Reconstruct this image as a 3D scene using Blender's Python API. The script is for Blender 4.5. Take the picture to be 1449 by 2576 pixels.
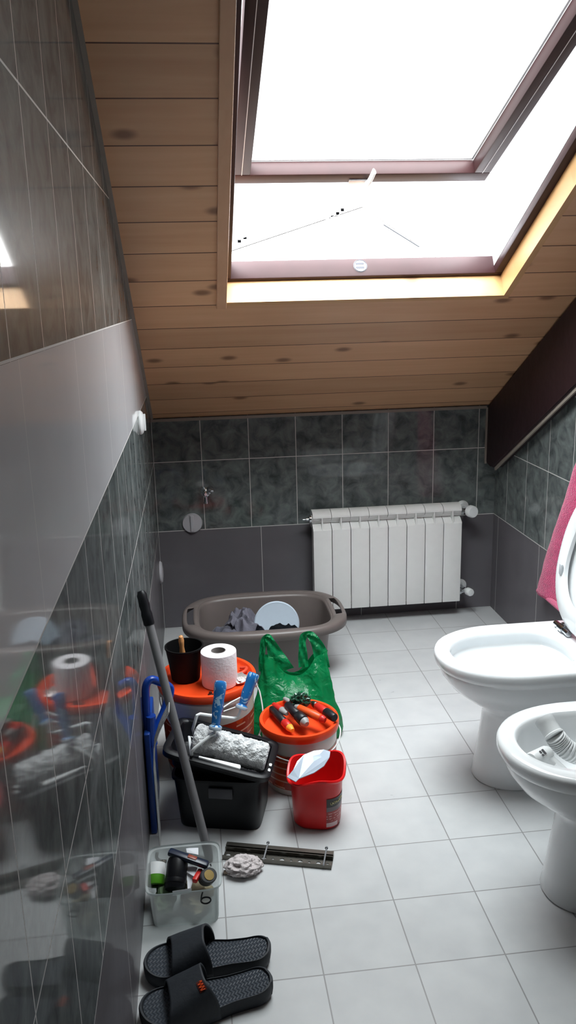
import bpy, bmesh, math, random
from mathutils import Vector, Matrix, noise
random.seed(7)
PI = math.pi
S = bpy.context.scene
COL = S.collection
for o in list(bpy.data.objects):
    bpy.data.objects.remove(o, do_unlink=True)

# ---------------------------------------------------------------- camera
CAMR = Vector((0.99297496, -0.11560118, -0.02524078))
CAMU = Vector((0.05319588, 0.24559728, 0.96791124))
CAMF = Vector((0.10569262, 0.96245433, -0.25002145))
CAMP = Vector((0.18034, -3.44944, 1.39335))
FPX = 2085.2
cd = bpy.data.cameras.new('camera')
cam = bpy.data.objects.new('camera', cd); COL.objects.link(cam)
cd.sensor_fit = 'VERTICAL'; cd.sensor_height = 36; cd.sensor_width = 36*1449/2576
cd.lens = 36*FPX/2576; cd.clip_start = 0.02
M = Matrix(((CAMR.x, CAMU.x, -CAMF.x, CAMP.x), (CAMR.y, CAMU.y, -CAMF.y, CAMP.y), (CAMR.z, CAMU.z, -CAMF.z, CAMP.z), (0, 0, 0, 1)))
cam.matrix_world = M
S.camera = cam
# ---------------------------------------------------------------- light
SKY = 11.0
w = bpy.data.worlds.new('sky'); S.world = w; w.use_nodes = True
bg = w.node_tree.nodes['Background']
bg.inputs[0].default_value = (0.93, 0.965, 1.0, 1)
_n = w.node_tree.nodes; _l = w.node_tree.links                 # overcast sky: bright zenith, dimmer horizon, dull ground
_tc = _n.new('ShaderNodeTexCoord'); _mr = _n.new('ShaderNodeMapRange')
_dt = _n.new('ShaderNodeVectorMath'); _dt.operation = 'DOT_PRODUCT'; _dt.inputs[1].default_value = (.06, -.56, .826)   # brightest part of the cloud cover
_l.new(_tc.outputs['Generated'], _dt.inputs[0]); _l.new(_dt.outputs['Value'], _mr.inputs[0])
_pw = _n.new('ShaderNodeMath'); _pw.operation = 'POWER'; _pw.inputs[1].default_value = 1.6
_mr.inputs[1].default_value = -.02; _mr.inputs[2].default_value = 1; _l.new(_mr.outputs[0], _pw.inputs[0])
_ma = _n.new('ShaderNodeMath'); _ma.operation = 'MULTIPLY_ADD'; _ma.inputs[1].default_value = SKY*1.45; _ma.inputs[2].default_value = SKY*.13
_l.new(_pw.outputs[0], _ma.inputs[0]); _l.new(_ma.outputs[0], bg.inputs[1])
S.view_settings.view_transform = 'Standard'; S.view_settings.look = 'None'
S.view_settings.gamma = 1; S.view_settings.use_curve_mapping = False
S.view_settings.exposure = 1.2

# window portal (guides sampling of the overcast sky through the roof window)
A30 = math.radians(30)
EX = Vector((1, 0, 0)); ES = Vector((0, -math.cos(A30), math.sin(A30))); EN = Vector((0, math.sin(A30), math.cos(A30)))
Z0 = 0.9254                                   # height of the slope where it meets the rear wall
def SL(x, s, n): return Vector((0, 0, Z0)) + EX*x + ES*s + EN*n
pd = bpy.data.lights.new('sky_portal', 'AREA'); pd.shape = 'RECTANGLE'; pd.size = 1.2; pd.size_y = 1.5; pd.cycles.is_portal = True
po = bpy.data.objects.new('sky_portal', pd); COL.objects.link(po)
po.matrix_world = Matrix.Translation(SL(0.74, 1.5, 0.34)) @ Matrix((( 1, ES.x, EN.x, 0), (0, ES.y, EN.y, 0), (0, ES.z, EN.z, 0), (0, 0, 0, 1)))

# ---------------------------------------------------------------- helpers
def lin(h):
    h = h.lstrip('#'); c = [int(h[i:i+2], 16)/255 for i in (0, 2, 4)]
    return tuple(x/12.92 if x <= .04045 else ((x+.055)/1.055)**2.4 for x in c) + (1,)
class E_:
    """tiny expression builder for shader math"""
    def __init__(s, nt, v): s.nt = nt; s.v = v
    def _op(s, op, *a):
        n = s.nt.nodes.new('ShaderNodeMath'); n.operation = op
        for i, q in enumerate((s,)+a):
            q = q.v if isinstance(q, E_) else q
            if isinstance(q, (int, float)): n.inputs[i].default_value = q
            else: s.nt.links.new(q, n.inputs[i])
        return E_(s.nt, n.outputs[0])
    def __add__(s, o): return s._op('ADD', o)
    def __sub__(s, o): return s._op('SUBTRACT', o)
    def __mul__(s, o): return s._op('MULTIPLY', o)
    def __truediv__(s, o): return s._op('DIVIDE', o)
    def fract(s): return s._op('FRACT')
    def floor(s): return s._op('FLOOR')
    def abs(s): return s._op('ABSOLUTE')
    def lt(s, o): return s._op('LESS_THAN', o)
    def gt(s, o): return s._op('GREATER_THAN', o)
    def max(s, o): return s._op('MAXIMUM', o)
    def min(s, o): return s._op('MINIMUM', o)
    def inv(s): return s*-1.0+1.0
def mix(nt, f, a, b):
    n = nt.nodes.new('ShaderNodeMix'); n.data_type = 'RGBA'
    for k, q in ((0, f), (6, a), (7, b)):
        q = q.v if isinstance(q, E_) else q
        if isinstance(q, (int, float, tuple)): n.inputs[k].default_value = q
        else: nt.links.new(q, n.inputs[k])
    return n.outputs[2]
def newmat(name):
    m = bpy.data.materials.new(name); m.use_nodes = True
    return m, m.node_tree, m.node_tree.nodes['Principled BSDF']
MATS = {}
def pm(name, col, rough=.5, metal=0, var=.06, scale=30, bump=.0, bscale=80, trans=0, ior=1.45, spec=.5, coat=0, sheen=0, sss=0, alpha=1, rvar=0):
    """principled with a little procedural mottling"""
    if name in MATS: return MATS[name]
    m, nt, b = newmat(name); c = lin(col) if isinstance(col, str) else col
    tc = nt.nodes.new('ShaderNodeTexCoord')
    nz = nt.nodes.new('ShaderNodeTexNoise'); nz.inputs['Scale'].default_value = scale; nz.inputs['Detail'].default_value = 4
    nt.links.new(tc.outputs['Object'], nz.inputs['Vector'])
    lo = tuple(max(0, x*(1-2*var)) for x in c[:3])+(1,); hi = tuple(min(1, x*(1+2*var)) for x in c[:3])+(1,)
    nt.links.new(mix(nt, nz.outputs['Fac'], lo, hi), b.inputs['Base Color'])
    b.inputs['Roughness'].default_value = rough; b.inputs['Metallic'].default_value = metal
    b.inputs['IOR'].default_value = ior; b.inputs['Specular IOR Level'].default_value = spec
    b.inputs['Transmission Weight'].default_value = trans; b.inputs['Coat Weight'].default_value = coat
    b.inputs['Sheen Weight'].default_value = sheen; b.inputs['Alpha'].default_value = alpha
    if sss: b.inputs['Subsurface Weight'].default_value = sss; b.inputs['Subsurface Scale'].default_value = .01
    if bump:
        n2 = nt.nodes.new('ShaderNodeTexNoise'); n2.inputs['Scale'].default_value = bscale; n2.inputs['Detail'].default_value = 5
        nt.links.new(tc.outputs['Object'], n2.inputs['Vector'])
        bp = nt.nodes.new('ShaderNodeBump'); bp.inputs['Strength'].default_value = bump; bp.inputs['Distance'].default_value = .01
        nt.links.new(n2.outputs['Fac'], bp.inputs['Height']); nt.links.new(bp.outputs['Normal'], b.inputs['Normal'])
    MATS[name] = m; return m

def finish(bm, smooth=35):
    bmesh.ops.recalc_face_normals(bm, faces=bm.faces)
    if smooth:
        a = math.radians(smooth)
        for f in bm.faces: f.smooth = True
        for e in bm.edges:
            if len(e.link_faces) == 2 and e.calc_face_angle(0) > a: e.smooth = False
def obj(name, bm, mat, parent=None, smooth=35, label=None, solid=0, sub=0, off=None, recalc=True):
    """off: world position that becomes the parent's local origin"""
    if recalc: finish(bm, smooth)
    else:
        for f in bm.faces: f.smooth = True
    if parent is not None:
        r = parent
        while r.parent is not None: r = r.parent
        if r.get('_w'):                                  # geometry was given in world coordinates
            bmesh.ops.transform(bm, matrix=r.matrix_basis.inverted(), verts=bm.verts)
    me = bpy.data.meshes.new(name); bm.to_mesh(me); bm.free()
    o = bpy.data.objects.new(name, me); COL.objects.link(o)
    for m in (mat if isinstance(mat, (list, tuple)) else [mat]): me.materials.append(m)
    if parent is not None: o.parent = parent
    if label: o['label'] = label
    if solid:
        md = o.modifiers.new('thickness', 'SOLIDIFY'); md.thickness = solid; md.offset = 0
    if sub:
        md = o.modifiers.new('sub', 'SUBSURF'); md.levels = sub; md.render_levels = sub
    return o
def thing(name, label, cat, loc=(0, 0, 0), rz=0, group=None, world=True):
    o = bpy.data.objects.new(name, None); COL.objects.link(o); o.empty_display_size = .05
    o.location = loc; o.rotation_euler = (0, 0, rz); o['label'] = label; o['category'] = cat
    o.matrix_basis = Matrix.Translation(loc) @ Matrix.Rotation(rz, 4, 'Z')
    if group: o['group'] = group
    if world: o['_w'] = 1
    return o
def tag(o, label, cat, group=None):
    o['label'] = label; o['category'] = cat
    if group: o['group'] = group
    return o
def struct(o): o['kind'] = 'structure'; return o
def NB(): return bmesh.new()
def box(bm, a, b, bev=0, seg=2, mx=None):
    a = Vector(a); b = Vector(b)
    r = bmesh.ops.create_cube(bm, size=1)
    vs = r['verts']; d = b-a
    for v in vs: v.co = Vector((a.x+(v.co.x+.5)*d.x, a.y+(v.co.y+.5)*d.y, a.z+(v.co.z+.5)*d.z))
    es = list({e for v in vs for e in v.link_edges})
    if bev:
        r = bmesh.ops.bevel(bm, geom=es, offset=bev, segments=seg, affect='EDGES', profile=.5)
        vs = list({v for f in r['faces'] for v in f.verts} | {v for v in vs if v.is_valid})
    if mx is not None: bmesh.ops.transform(bm, matrix=mx, verts=vs)
    return bm
def frame_from(d, up=None):
    d = d.normalized(); up = up or (Vector((0, 0, 1)) if abs(d.z) < .95 else Vector((1, 0, 0)))
    x = d.cross(up).normalized(); y = x.cross(d).normalized()
    return x, y
def rings(bm, loops, close_u=True, cap0=False, cap1=False, flip=False):
    R = [[bm.verts.new(p) for p in L] for L in loops]
    n = len(R[0])
    for a, b in zip(R, R[1:]):
        for i in range(n if close_u else n-1):
            j = (i+1) % n
            bm.faces.new((a[i], a[j], b[j], b[i]))
    if cap0: bm.faces.new(R[0][::-1])
    if cap1: bm.faces.new(R[-1])
    return R
def tube(bm, pts, r, n=10, cap=True, flat=None, up=None):
    """sweep a circle (or ellipse: flat=(a,b)) along pts; r scalar or list"""
    pts = [Vector(p) for p in pts]; loops = []; prev = None
    for i, p in enumerate(pts):
        d = (pts[min(i+1, len(pts)-1)]-pts[max(i-1, 0)])
        if d.length < 1e-9: d = Vector((0, 0, 1))
        d.normalize()
        if prev is None: x, y = frame_from(d, up)
        else:
            x = (prev - d*prev.dot(d)).normalized(); y = d.cross(x)*-1
            y = x.cross(d)
        prev = x
        rr = r[i] if isinstance(r, (list, tuple)) else r
        fa, fb = flat or (1, 1)
        loops.append([p + x*math.cos(t)*rr*fa + y*math.sin(t)*rr*fb for t in (2*PI*k/n for k in range(n))])
    return rings(bm, loops, True, cap, cap)
def curve(pts, n=8):
    """catmull-rom"""
    P = [Vector(p) for p in pts]; P = [P[0]*2-P[1]]+P+[P[-1]*2-P[-2]]; o = []
    for i in range(1, len(P)-2):
        a, b, c, d = P[i-1:i+3]
        for k in range(n):
            t = k/n
            o.append(.5*((2*b)+(c-a)*t+(2*a-5*b+4*c-d)*t*t+(3*b-a-3*c+d)*t**3))
    o.append(P[-2]); return o
def lathe(bm, prof, c=(0, 0, 0), axis=(0, 0, 1), n=40, cap0=False, cap1=False, sx=1, sy=1):
    c = Vector(c); d = Vector(axis).normalized()
    if abs(d.z) > .999: x, y = Vector((1, 0, 0)), Vector((0, 1, 0))
    else: x, y = frame_from(d)
    loops = [[c + d*h + (x*math.cos(t)*sx + y*math.sin(t)*sy)*r for t in (2*PI*k/n for k in range(n))] for r, h in prof]
    return rings(bm, loops, True, cap0, cap1)
def prism(bm, poly, ext):
    """poly: list of 3d points, ext: vector"""
    ext = Vector(ext)
    a = [bm.verts.new(Vector(p)) for p in poly]; b = [bm.verts.new(Vector(p)+ext) for p in poly]
    bm.faces.new(a[::-1]); bm.faces.new(b); n = len(a)
    for i in range(n): bm.faces.new((a[i], a[(i+1) % n], b[(i+1) % n], b[i]))
    return bm
def bar(bm, a, b, wx, wy, up=None, bev=0):
    """rectangular bar from a to b"""
    a = Vector(a); b = Vector(b); x, y = frame_from(b-a, up)
    d = (b-a)
    m = Matrix((( x.x, y.x, d.x, a.x), (x.y, y.y, d.y, a.y), (x.z, y.z, d.z, a.z), (0, 0, 0, 1)))
    t = NB(); L = d.length; dn = d.normalized()
    m = Matrix(((x.x, y.x, dn.x, a.x), (x.y, y.y, dn.y, a.y), (x.z, y.z, dn.z, a.z), (0, 0, 0, 1)))
    box(bm, (-wx/2, -wy/2, 0), (wx/2, wy/2, L), bev, 2, m); t.free()
    return bm
def sup(a, b, e, n=48, ph=0):
    """superellipse loop points (x,y)"""
    o = []
    for k in range(n):
        t = 2*PI*k/n+ph; c, s = math.cos(t), math.sin(t)
        o.append((a*math.copysign(abs(c)**(2/e), c), b*math.copysign(abs(s)**(2/e), s)))
    return o
def blob(bm, c, r, seed=0, amp=.35, fr=3., sub=4, flat=None, ridge=False):
    c = Vector(c); r = Vector(r)
    q = bmesh.ops.create_icosphere(bm, subdivisions=sub, radius=1)
    for v in q['verts']:
        d = v.co.normalized(); k = noise.fractal(d*fr+Vector((seed*7.3, seed*1.7, 0)), 1, 2, 4)
        if ridge: k = .5-abs(noise.noise(d*fr+Vector((seed, 3, seed*2))))*1.6 + .35*k
        p = d*(1+amp*k)
        p = Vector((p.x*r.x, p.y*r.y, p.z*r.z))
        if flat is not None and p.z < flat: p.z = flat
        v.co = c+p
    return bm

# ---------------------------------------------------------------- materials of the room
def tile_mat(name, axis, off, boff):
    """dark slate tiles 20x30, pale band at the foot and at eye height; axis = horizontal coordinate"""
    m, nt, b = newmat(name)
    tc = nt.nodes.new('ShaderNodeTexCoord'); sp = nt.nodes.new('ShaderNodeSeparateXYZ')
    nt.links.new(tc.outputs['Object'], sp.inputs[0])
    u = E_(nt, sp.outputs[axis]); z = E_(nt, sp.outputs[2])
    foot = z.lt(.44); band = z.gt(1.039)*z.lt(1.338)
    up = ((u-off)/.2); upf = ((up+.5).fract()-.5).abs()*.2
    zp = ((z-.44)/.3); zpf = ((zp+.5).fract()-.5).abs()*.3
    vb = (((u-boff)/.44+.5).fract()-.5).abs()*.44
    vert = upf.lt(.0014)*foot.inv()*band.inv()
    horz = zpf.lt(.0016)*(z.gt(.3))
    vb = vb.lt(.0011)*foot.max(band)
    g = vert.max(horz).max(vb)
    # per tile variation
    cmb = nt.nodes.new('ShaderNodeCombineXYZ'); nt.links.new(up.floor().v, cmb.inputs[0]); nt.links.new(zp.floor().v, cmb.inputs[1])
    wn = nt.nodes.new('ShaderNodeTexWhiteNoise'); nt.links.new(cmb.outputs[0], wn.inputs['Vector'])
    vm = nt.nodes.new('ShaderNodeVectorMath'); vm.operation = 'MULTIPLY_ADD'; vm.inputs[1].default_value = (3, 3, 3)
    nt.links.new(wn.outputs['Color'], vm.inputs[0]); nt.links.new(tc.outputs['Object'], vm.inputs[2])
    nz = nt.nodes.new('ShaderNodeTexNoise'); nz.inputs['Scale'].default_value = 17; nz.inputs['Detail'].default_value = 5; nz.inputs['Roughness'].default_value = .6
    nz.inputs['Distortion'].default_value = .6; nt.links.new(vm.outputs[0], nz.inputs['Vector'])
    n2 = nt.nodes.new('ShaderNodeTexNoise'); n2.inputs['Scale'].default_value = 6; n2.inputs['Detail'].default_value = 3; nt.links.new(tc.outputs['Object'], n2.inputs['Vector'])
    rp = nt.nodes.new('ShaderNodeMapRange'); rp.inputs[1].default_value = .3; rp.inputs[2].default_value = .7; nt.links.new(nz.outputs['Fac'], rp.inputs[0])
    dark = mix(nt, rp.outputs[0], lin('#3f4445'), lin('#787f7e'))
    lite = mix(nt, foot, mix(nt, n2.outputs['Fac'], lin('#dedce0'), lin('#eae9ec')), mix(nt, n2.outputs['Fac'], lin('#5d5a5e'), lin('#6e6b6f')))
    col = mix(nt, foot.max(band), dark, lite)
    col = mix(nt, g, col, lin('#cfcdca'))
    nt.links.new(col, b.inputs['Base Color'])
    rg = (E_(nt, nz.outputs['Fac'])*.1+.30)
    nt.links.new((rg.max(g*.6)).v, b.inputs['Roughness'])
    nt.links.new((g*.38+.02).v, b.inputs['Specular IOR Level']); b.inputs['Coat Roughness'].default_value = .05; nt.links.new(((foot.inv()*.45+band*.25+.2)*g.inv()).v, b.inputs['Coat Weight'])
    bp = nt.nodes.new('ShaderNodeBump'); bp.inputs['Distance'].default_value = .002; bp.inputs['Strength'].default_value = .5
    h = (g.inv())+E_(nt, n2.outputs['Fac'])*.22
    nt.links.new(h.v, bp.inputs['Height']); nt.links.new(bp.outputs['Normal'], b.inputs['Normal'])
    return m
def floor_mat():
    m, nt, b = newmat('floor_tile')
    tc = nt.nodes.new('ShaderNodeTexCoord'); sp = nt.nodes.new('ShaderNodeSeparateXYZ')
    nt.links.new(tc.outputs['Object'], sp.inputs[0])
    u = (E_(nt, sp.outputs[0])-.3896)/.1995; v = (E_(nt, sp.outputs[1])+.6093)/.1995
    g = (((u+.5).fract()-.5).abs()*.1995).min(((v+.5).fract()-.5).abs()*.1995).lt(.0015)
    cmb = nt.nodes.new('ShaderNodeCombineXYZ'); nt.links.new(u.floor().v, cmb.inputs[0]); nt.links.new(v.floor().v, cmb.inputs[1])
    wn = nt.nodes.new('ShaderNodeTexWhiteNoise'); nt.links.new(cmb.outputs[0], wn.inputs['Vector'])
    nz = nt.nodes.new('ShaderNodeTexNoise'); nz.inputs['Scale'].default_value = 14; nz.inputs['Detail'].default_value = 5; nt.links.new(tc.outputs['Object'], nz.inputs['Vector'])
    base = mix(nt, nz.outputs['Fac'], lin('#b4b6b8'), lin('#c8c9c9'))
    hs = nt.nodes.new('ShaderNodeHueSaturation'); nt.links.new((E_(nt, wn.outputs['Value'])*.06+.97).v, hs.inputs['Value']); nt.links.new(base, hs.inputs['Color'])
    nt.links.new(mix(nt, g, hs.outputs[0], lin('#8f8e8e')), b.inputs['Base Color'])
    nt.links.new((E_(nt, nz.outputs['Fac'])*.2+.22).v, b.inputs['Roughness'])
    bp = nt.nodes.new('ShaderNodeBump'); bp.inputs['Distance'].default_value = .0015; bp.inputs['Strength'].default_value = .6
    nt.links.new((g.inv()+E_(nt, nz.outputs['Fac'])*.3).v, bp.inputs['Height']); nt.links.new(bp.outputs['Normal'], b.inputs['Normal'])
    return m
def pine_mat(name, boards=True, along='x', c1='#bd8d66', c2='#d8ae87', knots=True):
    """varnished pine; boards: tongue and groove boards across the slope"""
    m, nt, b = newmat(name)
    tc = nt.nodes.new('ShaderNodeTexCoord'); sp = nt.nodes.new('ShaderNodeSeparateXYZ')
    nt.links.new(tc.outputs['Object'], sp.inputs[0])
    x = E_(nt, sp.outputs[0]); y = E_(nt, sp.outputs[1]); z = E_(nt, sp.outputs[2])
    s = y*(-math.cos(A30))+(z-Z0)*math.sin(A30)
    cell = ((s-.046)/.143); idx = cell.floor()
    g = ((cell+.5).fract()-.5).abs()*.143
    wn = nt.nodes.new('ShaderNodeTexWhiteNoise'); wn.noise_dimensions = '1D'; nt.links.new(idx.v, wn.inputs['W'])
    cmb = nt.nodes.new('ShaderNodeCombineXYZ')
    L, W = (x, s) if along == 'x' else (s, x)
    nt.links.new((L*1.0+E_(nt, wn.outputs['Value'])*9).v, cmb.inputs[0]); nt.links.new((W*14).v, cmb.inputs[1]); nt.links.new((idx*.37 if boards else z*9).v, cmb.inputs[2])
    gr = nt.nodes.new('ShaderNodeTexNoise'); gr.inputs['Scale'].default_value = 2.2; gr.inputs['Detail'].default_value = 6; gr.inputs['Distortion'].default_value = .35
    nt.links.new(cmb.outputs[0], gr.inputs['Vector'])
    col = mix(nt, gr.outputs['Fac'], lin(c1), lin(c2))
    if boards:
        hs = nt.nodes.new('ShaderNodeHueSaturation'); nt.links.new(col, hs.inputs['Color'])
        nt.links.new((E_(nt, wn.outputs['Value'])*.22+.88).v, hs.inputs['Value']); col = hs.outputs[0]
    if knots:
        c2_ = nt.nodes.new('ShaderNodeCombineXYZ'); nt.links.new((L*4.2+E_(nt, wn.outputs['Value'])*31).v, c2_.inputs[0]); nt.links.new((W*7).v, c2_.inputs[1])
        vo = nt.nodes.new('ShaderNodeTexVoronoi'); vo.voronoi_dimensions = '2D'; vo.inputs['Scale'].default_value = 1.0; nt.links.new(c2_.outputs[0], vo.inputs['Vector'])
        d = E_(nt, vo.outputs['Distance'])
        sepc = nt.nodes.new('ShaderNodeSeparateColor'); nt.links.new(vo.outputs['Color'], sepc.inputs[0])
        on = E_(nt, sepc.outputs[0]).gt(.55)
        mr = nt.nodes.new('ShaderNodeMapRange'); mr.interpolation_type = 'SMOOTHSTEP'; mr.inputs[1].default_value = .04; mr.inputs[2].default_value = .17; mr.inputs[3].default_value = 1; mr.inputs[4].default_value = 0
        nt.links.new(d.v, mr.inputs[0])
        col = mix(nt, E_(nt, mr.outputs[0])*on*.75, col, lin('#5c371f'))
    if boards:
        gm = g.lt(.0019)
        col = mix(nt, gm, col, lin('#4a2b19'))
        bp = nt.nodes.new('ShaderNodeBump'); bp.inputs['Distance'].default_value = .004; bp.inputs['Strength'].default_value = .7
        nt.links.new(gm.inv().v, bp.inputs['Height']); nt.links.new(bp.outputs['Normal'], b.inputs['Normal'])
    nt.links.new(col, b.inputs['Base Color'])
    b.inputs['Roughness'].default_value = .38
    return m
M_floor = floor_mat()
M_wl = tile_mat('slate_tile_left', 1, .02, .1); M_wr = tile_mat('slate_tile_right', 1, .055, -.5); M_wb = tile_mat('slate_tile_rear', 0, .0, .44)
M_pine = pine_mat('pine_boards'); M_pinet = pine_mat('pine_casing', False, 's', '#b98c68', '#d0a683')
M_pinel = pine_mat('pine_lining', False, 'x', '#b48757', '#d0a878'); M_pinels = pine_mat('pine_lining_side', False, 's', '#b48757', '#d0a878')
M_brown = pm('dark_varnish', '#2f1718', .5, var=.12, scale=18, spec=.3)
M_beam = pm('dark_beam', '#27161a', .5, var=.15, scale=9, bump=.15, bscale=25)
M_plaster = pm('plaster', '#b9b3aa', .8, bump=.1, bscale=60)
M_caulk = pm('grey_grout', '#8e857c', .7)
M_white = pm('white_enamel', '#e4e4e2', .3, var=.02)
M_ceram = pm('white_ceramic', '#e9ebec', .09, var=.01, coat=.3)
M_chrome = pm('chrome', '#c9ccd0', .14, metal=1, var=.02)
M_steel = pm('dull_steel', '#6d6a64', .38, metal=1, var=.12, scale=40)
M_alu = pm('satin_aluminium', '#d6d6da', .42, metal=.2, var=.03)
M_wplas = pm('white_plastic', '#e2e4e4', .35, var=.02)
M_black = pm('black_plastic', '#0b0c11', .42, var=.1, scale=20, spec=.35)
M_orange = pm('orange_plastic', '#e8481a', .38, var=.05, sss=.1)
M_blue = pm('blue_plastic', '#133f9a', .3, var=.06)
def glass_mat():
    m, nt, b = newmat('window_glass'); nt.nodes.remove(b)
    out = nt.nodes['Material Output']; t = nt.nodes.new('ShaderNodeBsdfTransparent'); g = nt.nodes.new('ShaderNodeBsdfGlossy'); g.inputs['Roughness'].default_value = .02
    t.inputs[0].default_value = (.96, .98, .97, 1)
    mx = nt.nodes.new('ShaderNodeMixShader'); mx.inputs[0].default_value = .06
    nt.links.new(t.outputs[0], mx.inputs[1]); nt.links.new(g.outputs[0], mx.inputs[2]); nt.links.new(mx.outputs[0], out.inputs[0])
    return m
M_glass = glass_mat()
def sheet_mat(name, col, clear=.4, transl=.35, rough=.25, tint=None, spec=.5, crinkle=0):
    """thin plastic film: see-through + glowing through + surface gloss"""
    m, nt, b = newmat(name); out = nt.nodes['Material Output']
    b.inputs['Base Color'].default_value = lin(col); b.inputs['Roughness'].default_value = rough; b.inputs['Specular IOR Level'].default_value = spec
    if crinkle:
        tc = nt.nodes.new('ShaderNodeTexCoord'); nz = nt.nodes.new('ShaderNodeTexNoise'); nz.inputs['Scale'].default_value = 26; nz.inputs['Detail'].default_value = 5; nz.inputs['Distortion'].default_value = .8
        nt.links.new(tc.outputs['Object'], nz.inputs['Vector']); bp = nt.nodes.new('ShaderNodeBump'); bp.inputs['Strength'].default_value = crinkle; bp.inputs['Distance'].default_value = .02
        nt.links.new(nz.outputs['Fac'], bp.inputs['Height']); nt.links.new(bp.outputs['Normal'], b.inputs['Normal'])
    tl = nt.nodes.new('ShaderNodeBsdfTranslucent'); tl.inputs[0].default_value = lin(col)
    tr = nt.nodes.new('ShaderNodeBsdfTransparent'); tr.inputs[0].default_value = lin(tint or col)
    a = nt.nodes.new('ShaderNodeMixShader'); a.inputs[0].default_value = transl
    c = nt.nodes.new('ShaderNodeMixShader'); c.inputs[0].default_value = clear
    nt.links.new(b.outputs[0], a.inputs[1]); nt.links.new(tl.outputs[0], a.inputs[2])
    nt.links.new(a.outputs[0], c.inputs[1]); nt.links.new(tr.outputs[0], c.inputs[2]); nt.links.new(c.outputs[0], out.inputs[0])
    return m

# ---------------------------------------------------------------- room shell
W = 1.481; YF = -4.7; ZT = 2.5; YT = -(ZT-Z0)/math.tan(A30); WR = 2.3
bm = NB(); box(bm, (-.06, YF-.06, -.06), (WR, .06, 0)); struct(obj('floor', bm, M_floor, smooth=0))
for nm, x0, x1, mt in (('wall_left', -.06, 0, M_wl), ('wall_right', W, W+.06, M_wr)):
    yf = YF if nm == 'wall_left' else -2.75
    bm = NB()
    poly = [(x0, .06, 0), (x0, yf, 0)] + ([(x0, yf, ZT), (x0, YT, ZT)] if yf < YT else [(x0, yf, ZT)]) + [(x0, .06, Z0-.06*math.tan(A30))]
    prism(bm, poly, (x1-x0, 0, 0)); struct(obj(nm, bm, mt, smooth=0))
bm = NB(); box(bm, (0, 0, 0), (W, .06, Z0)); struct(obj('wall_rear', bm, M_wb, smooth=0))
bm = NB(); box(bm, (-.06, YF-.06, 0), (WR, YF, ZT)); struct(obj('wall_front', bm, M_plaster, smooth=0))
bm = NB(); box(bm, (WR, YF-.06, 0), (WR+.06, -2.75, ZT)); box(bm, (W, -2.81, 0), (WR, -2.75, ZT)); struct(obj('wall_side', bm, M_plaster, smooth=0))
# sloped pine ceiling with the roof-window opening + flat part behind the camera
WX0, WX1, WS0, WS1 = .297, 1.188, .918, 2.12
SE = (ZT-Z0)/math.sin(A30)
bm = NB()
xs = [-.06, WX0-.012, WX1+.012, W+.06]; ss = [-.09, WS0-.012, WS1+.012, SE]
for n in (0, .02):
    V = [[bm.verts.new(SL(x, s, n)) for s in ss] for x in xs]
    for i in range(3):
        for j in range(3):
            if (i, j) != (1, 1): bm.faces.new((V[i][j], V[i+1][j], V[i+1][j+1], V[i][j+1]))
    if n == 0: V0 = V
    else:
        ring = [(1, 1), (2, 1), (2, 2), (1, 2)]
        for k in range(4):
            a, b_ = ring[k], ring[(k+1) % 4]
            bm.faces.new((V0[a[0]][a[1]], V0[b_[0]][b_[1]], V[b_[0]][b_[1]], V[a[0]][a[1]]))
box(bm, (-.06, YF-.06, ZT), (WR+.06, YT+.02, ZT+.03))
struct(obj('ceiling', bm, M_pine, smooth=0))
# grout beads where slope meets tiles
bm = NB(); bar(bm, SL(.005, .0, -.003), SL(.005, SE, -.003), .01, .008, EN); struct(obj('trim_1', bm, M_caulk))
bm = NB(); bar(bm, (0.0, -.005, Z0-.008), (1.43, -.005, Z0-.008), .009, .012); struct(obj('trim_2', bm, M_caulk))

# ---------------------------------------------------------------- roof window
win = bpy.data.objects.new('window_1', None); COL.objects.link(win); win['kind'] = 'structure'; win.location = SL((WX0+WX1)/2, (WS0+WS1)/2, 0); win['_w'] = 1
win.matrix_basis = Matrix.Translation(win.location)
ND = .072; FT = .02
def slab(bm, x0, x1, s0, s1, n0, n1, bev=0):
    t = Matrix(((1, ES.x, EN.x, 0), (0, ES.y, EN.y, 0), (0, ES.z, EN.z, Z0), (0, 0, 0, 1)))
    box(bm, (x0, s0, n0), (x1, s1, n1), bev, 2, t); return bm
bm = NB(); slab(bm, WX0-.02, WX1+.02, WS0-.02, WS0, -.0008, ND); obj('lining_sill', bm, M_pinel, win, 0)
bm = NB(); slab(bm, WX0-.02, WX1+.02, WS1, WS1+.02, -.0008, ND); obj('lining_head', bm, M_pinel, win, 0)
bm = NB(); slab(bm, WX0-.02, WX0, WS0, WS1, -.0008, ND); obj('lining_side', bm, M_pinels, win, 0)
bm = NB(); slab(bm, WX1, WX1+.02, WS0, WS1, -.0008, ND); obj('lining_side', bm, M_pinels, win, 0)
bm = NB(); slab(bm, WX0-.031, WX0, WS0-.02, SE-.3, -.012, .0, .002); obj('casing', bm, M_pinet, win, 0)
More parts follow.
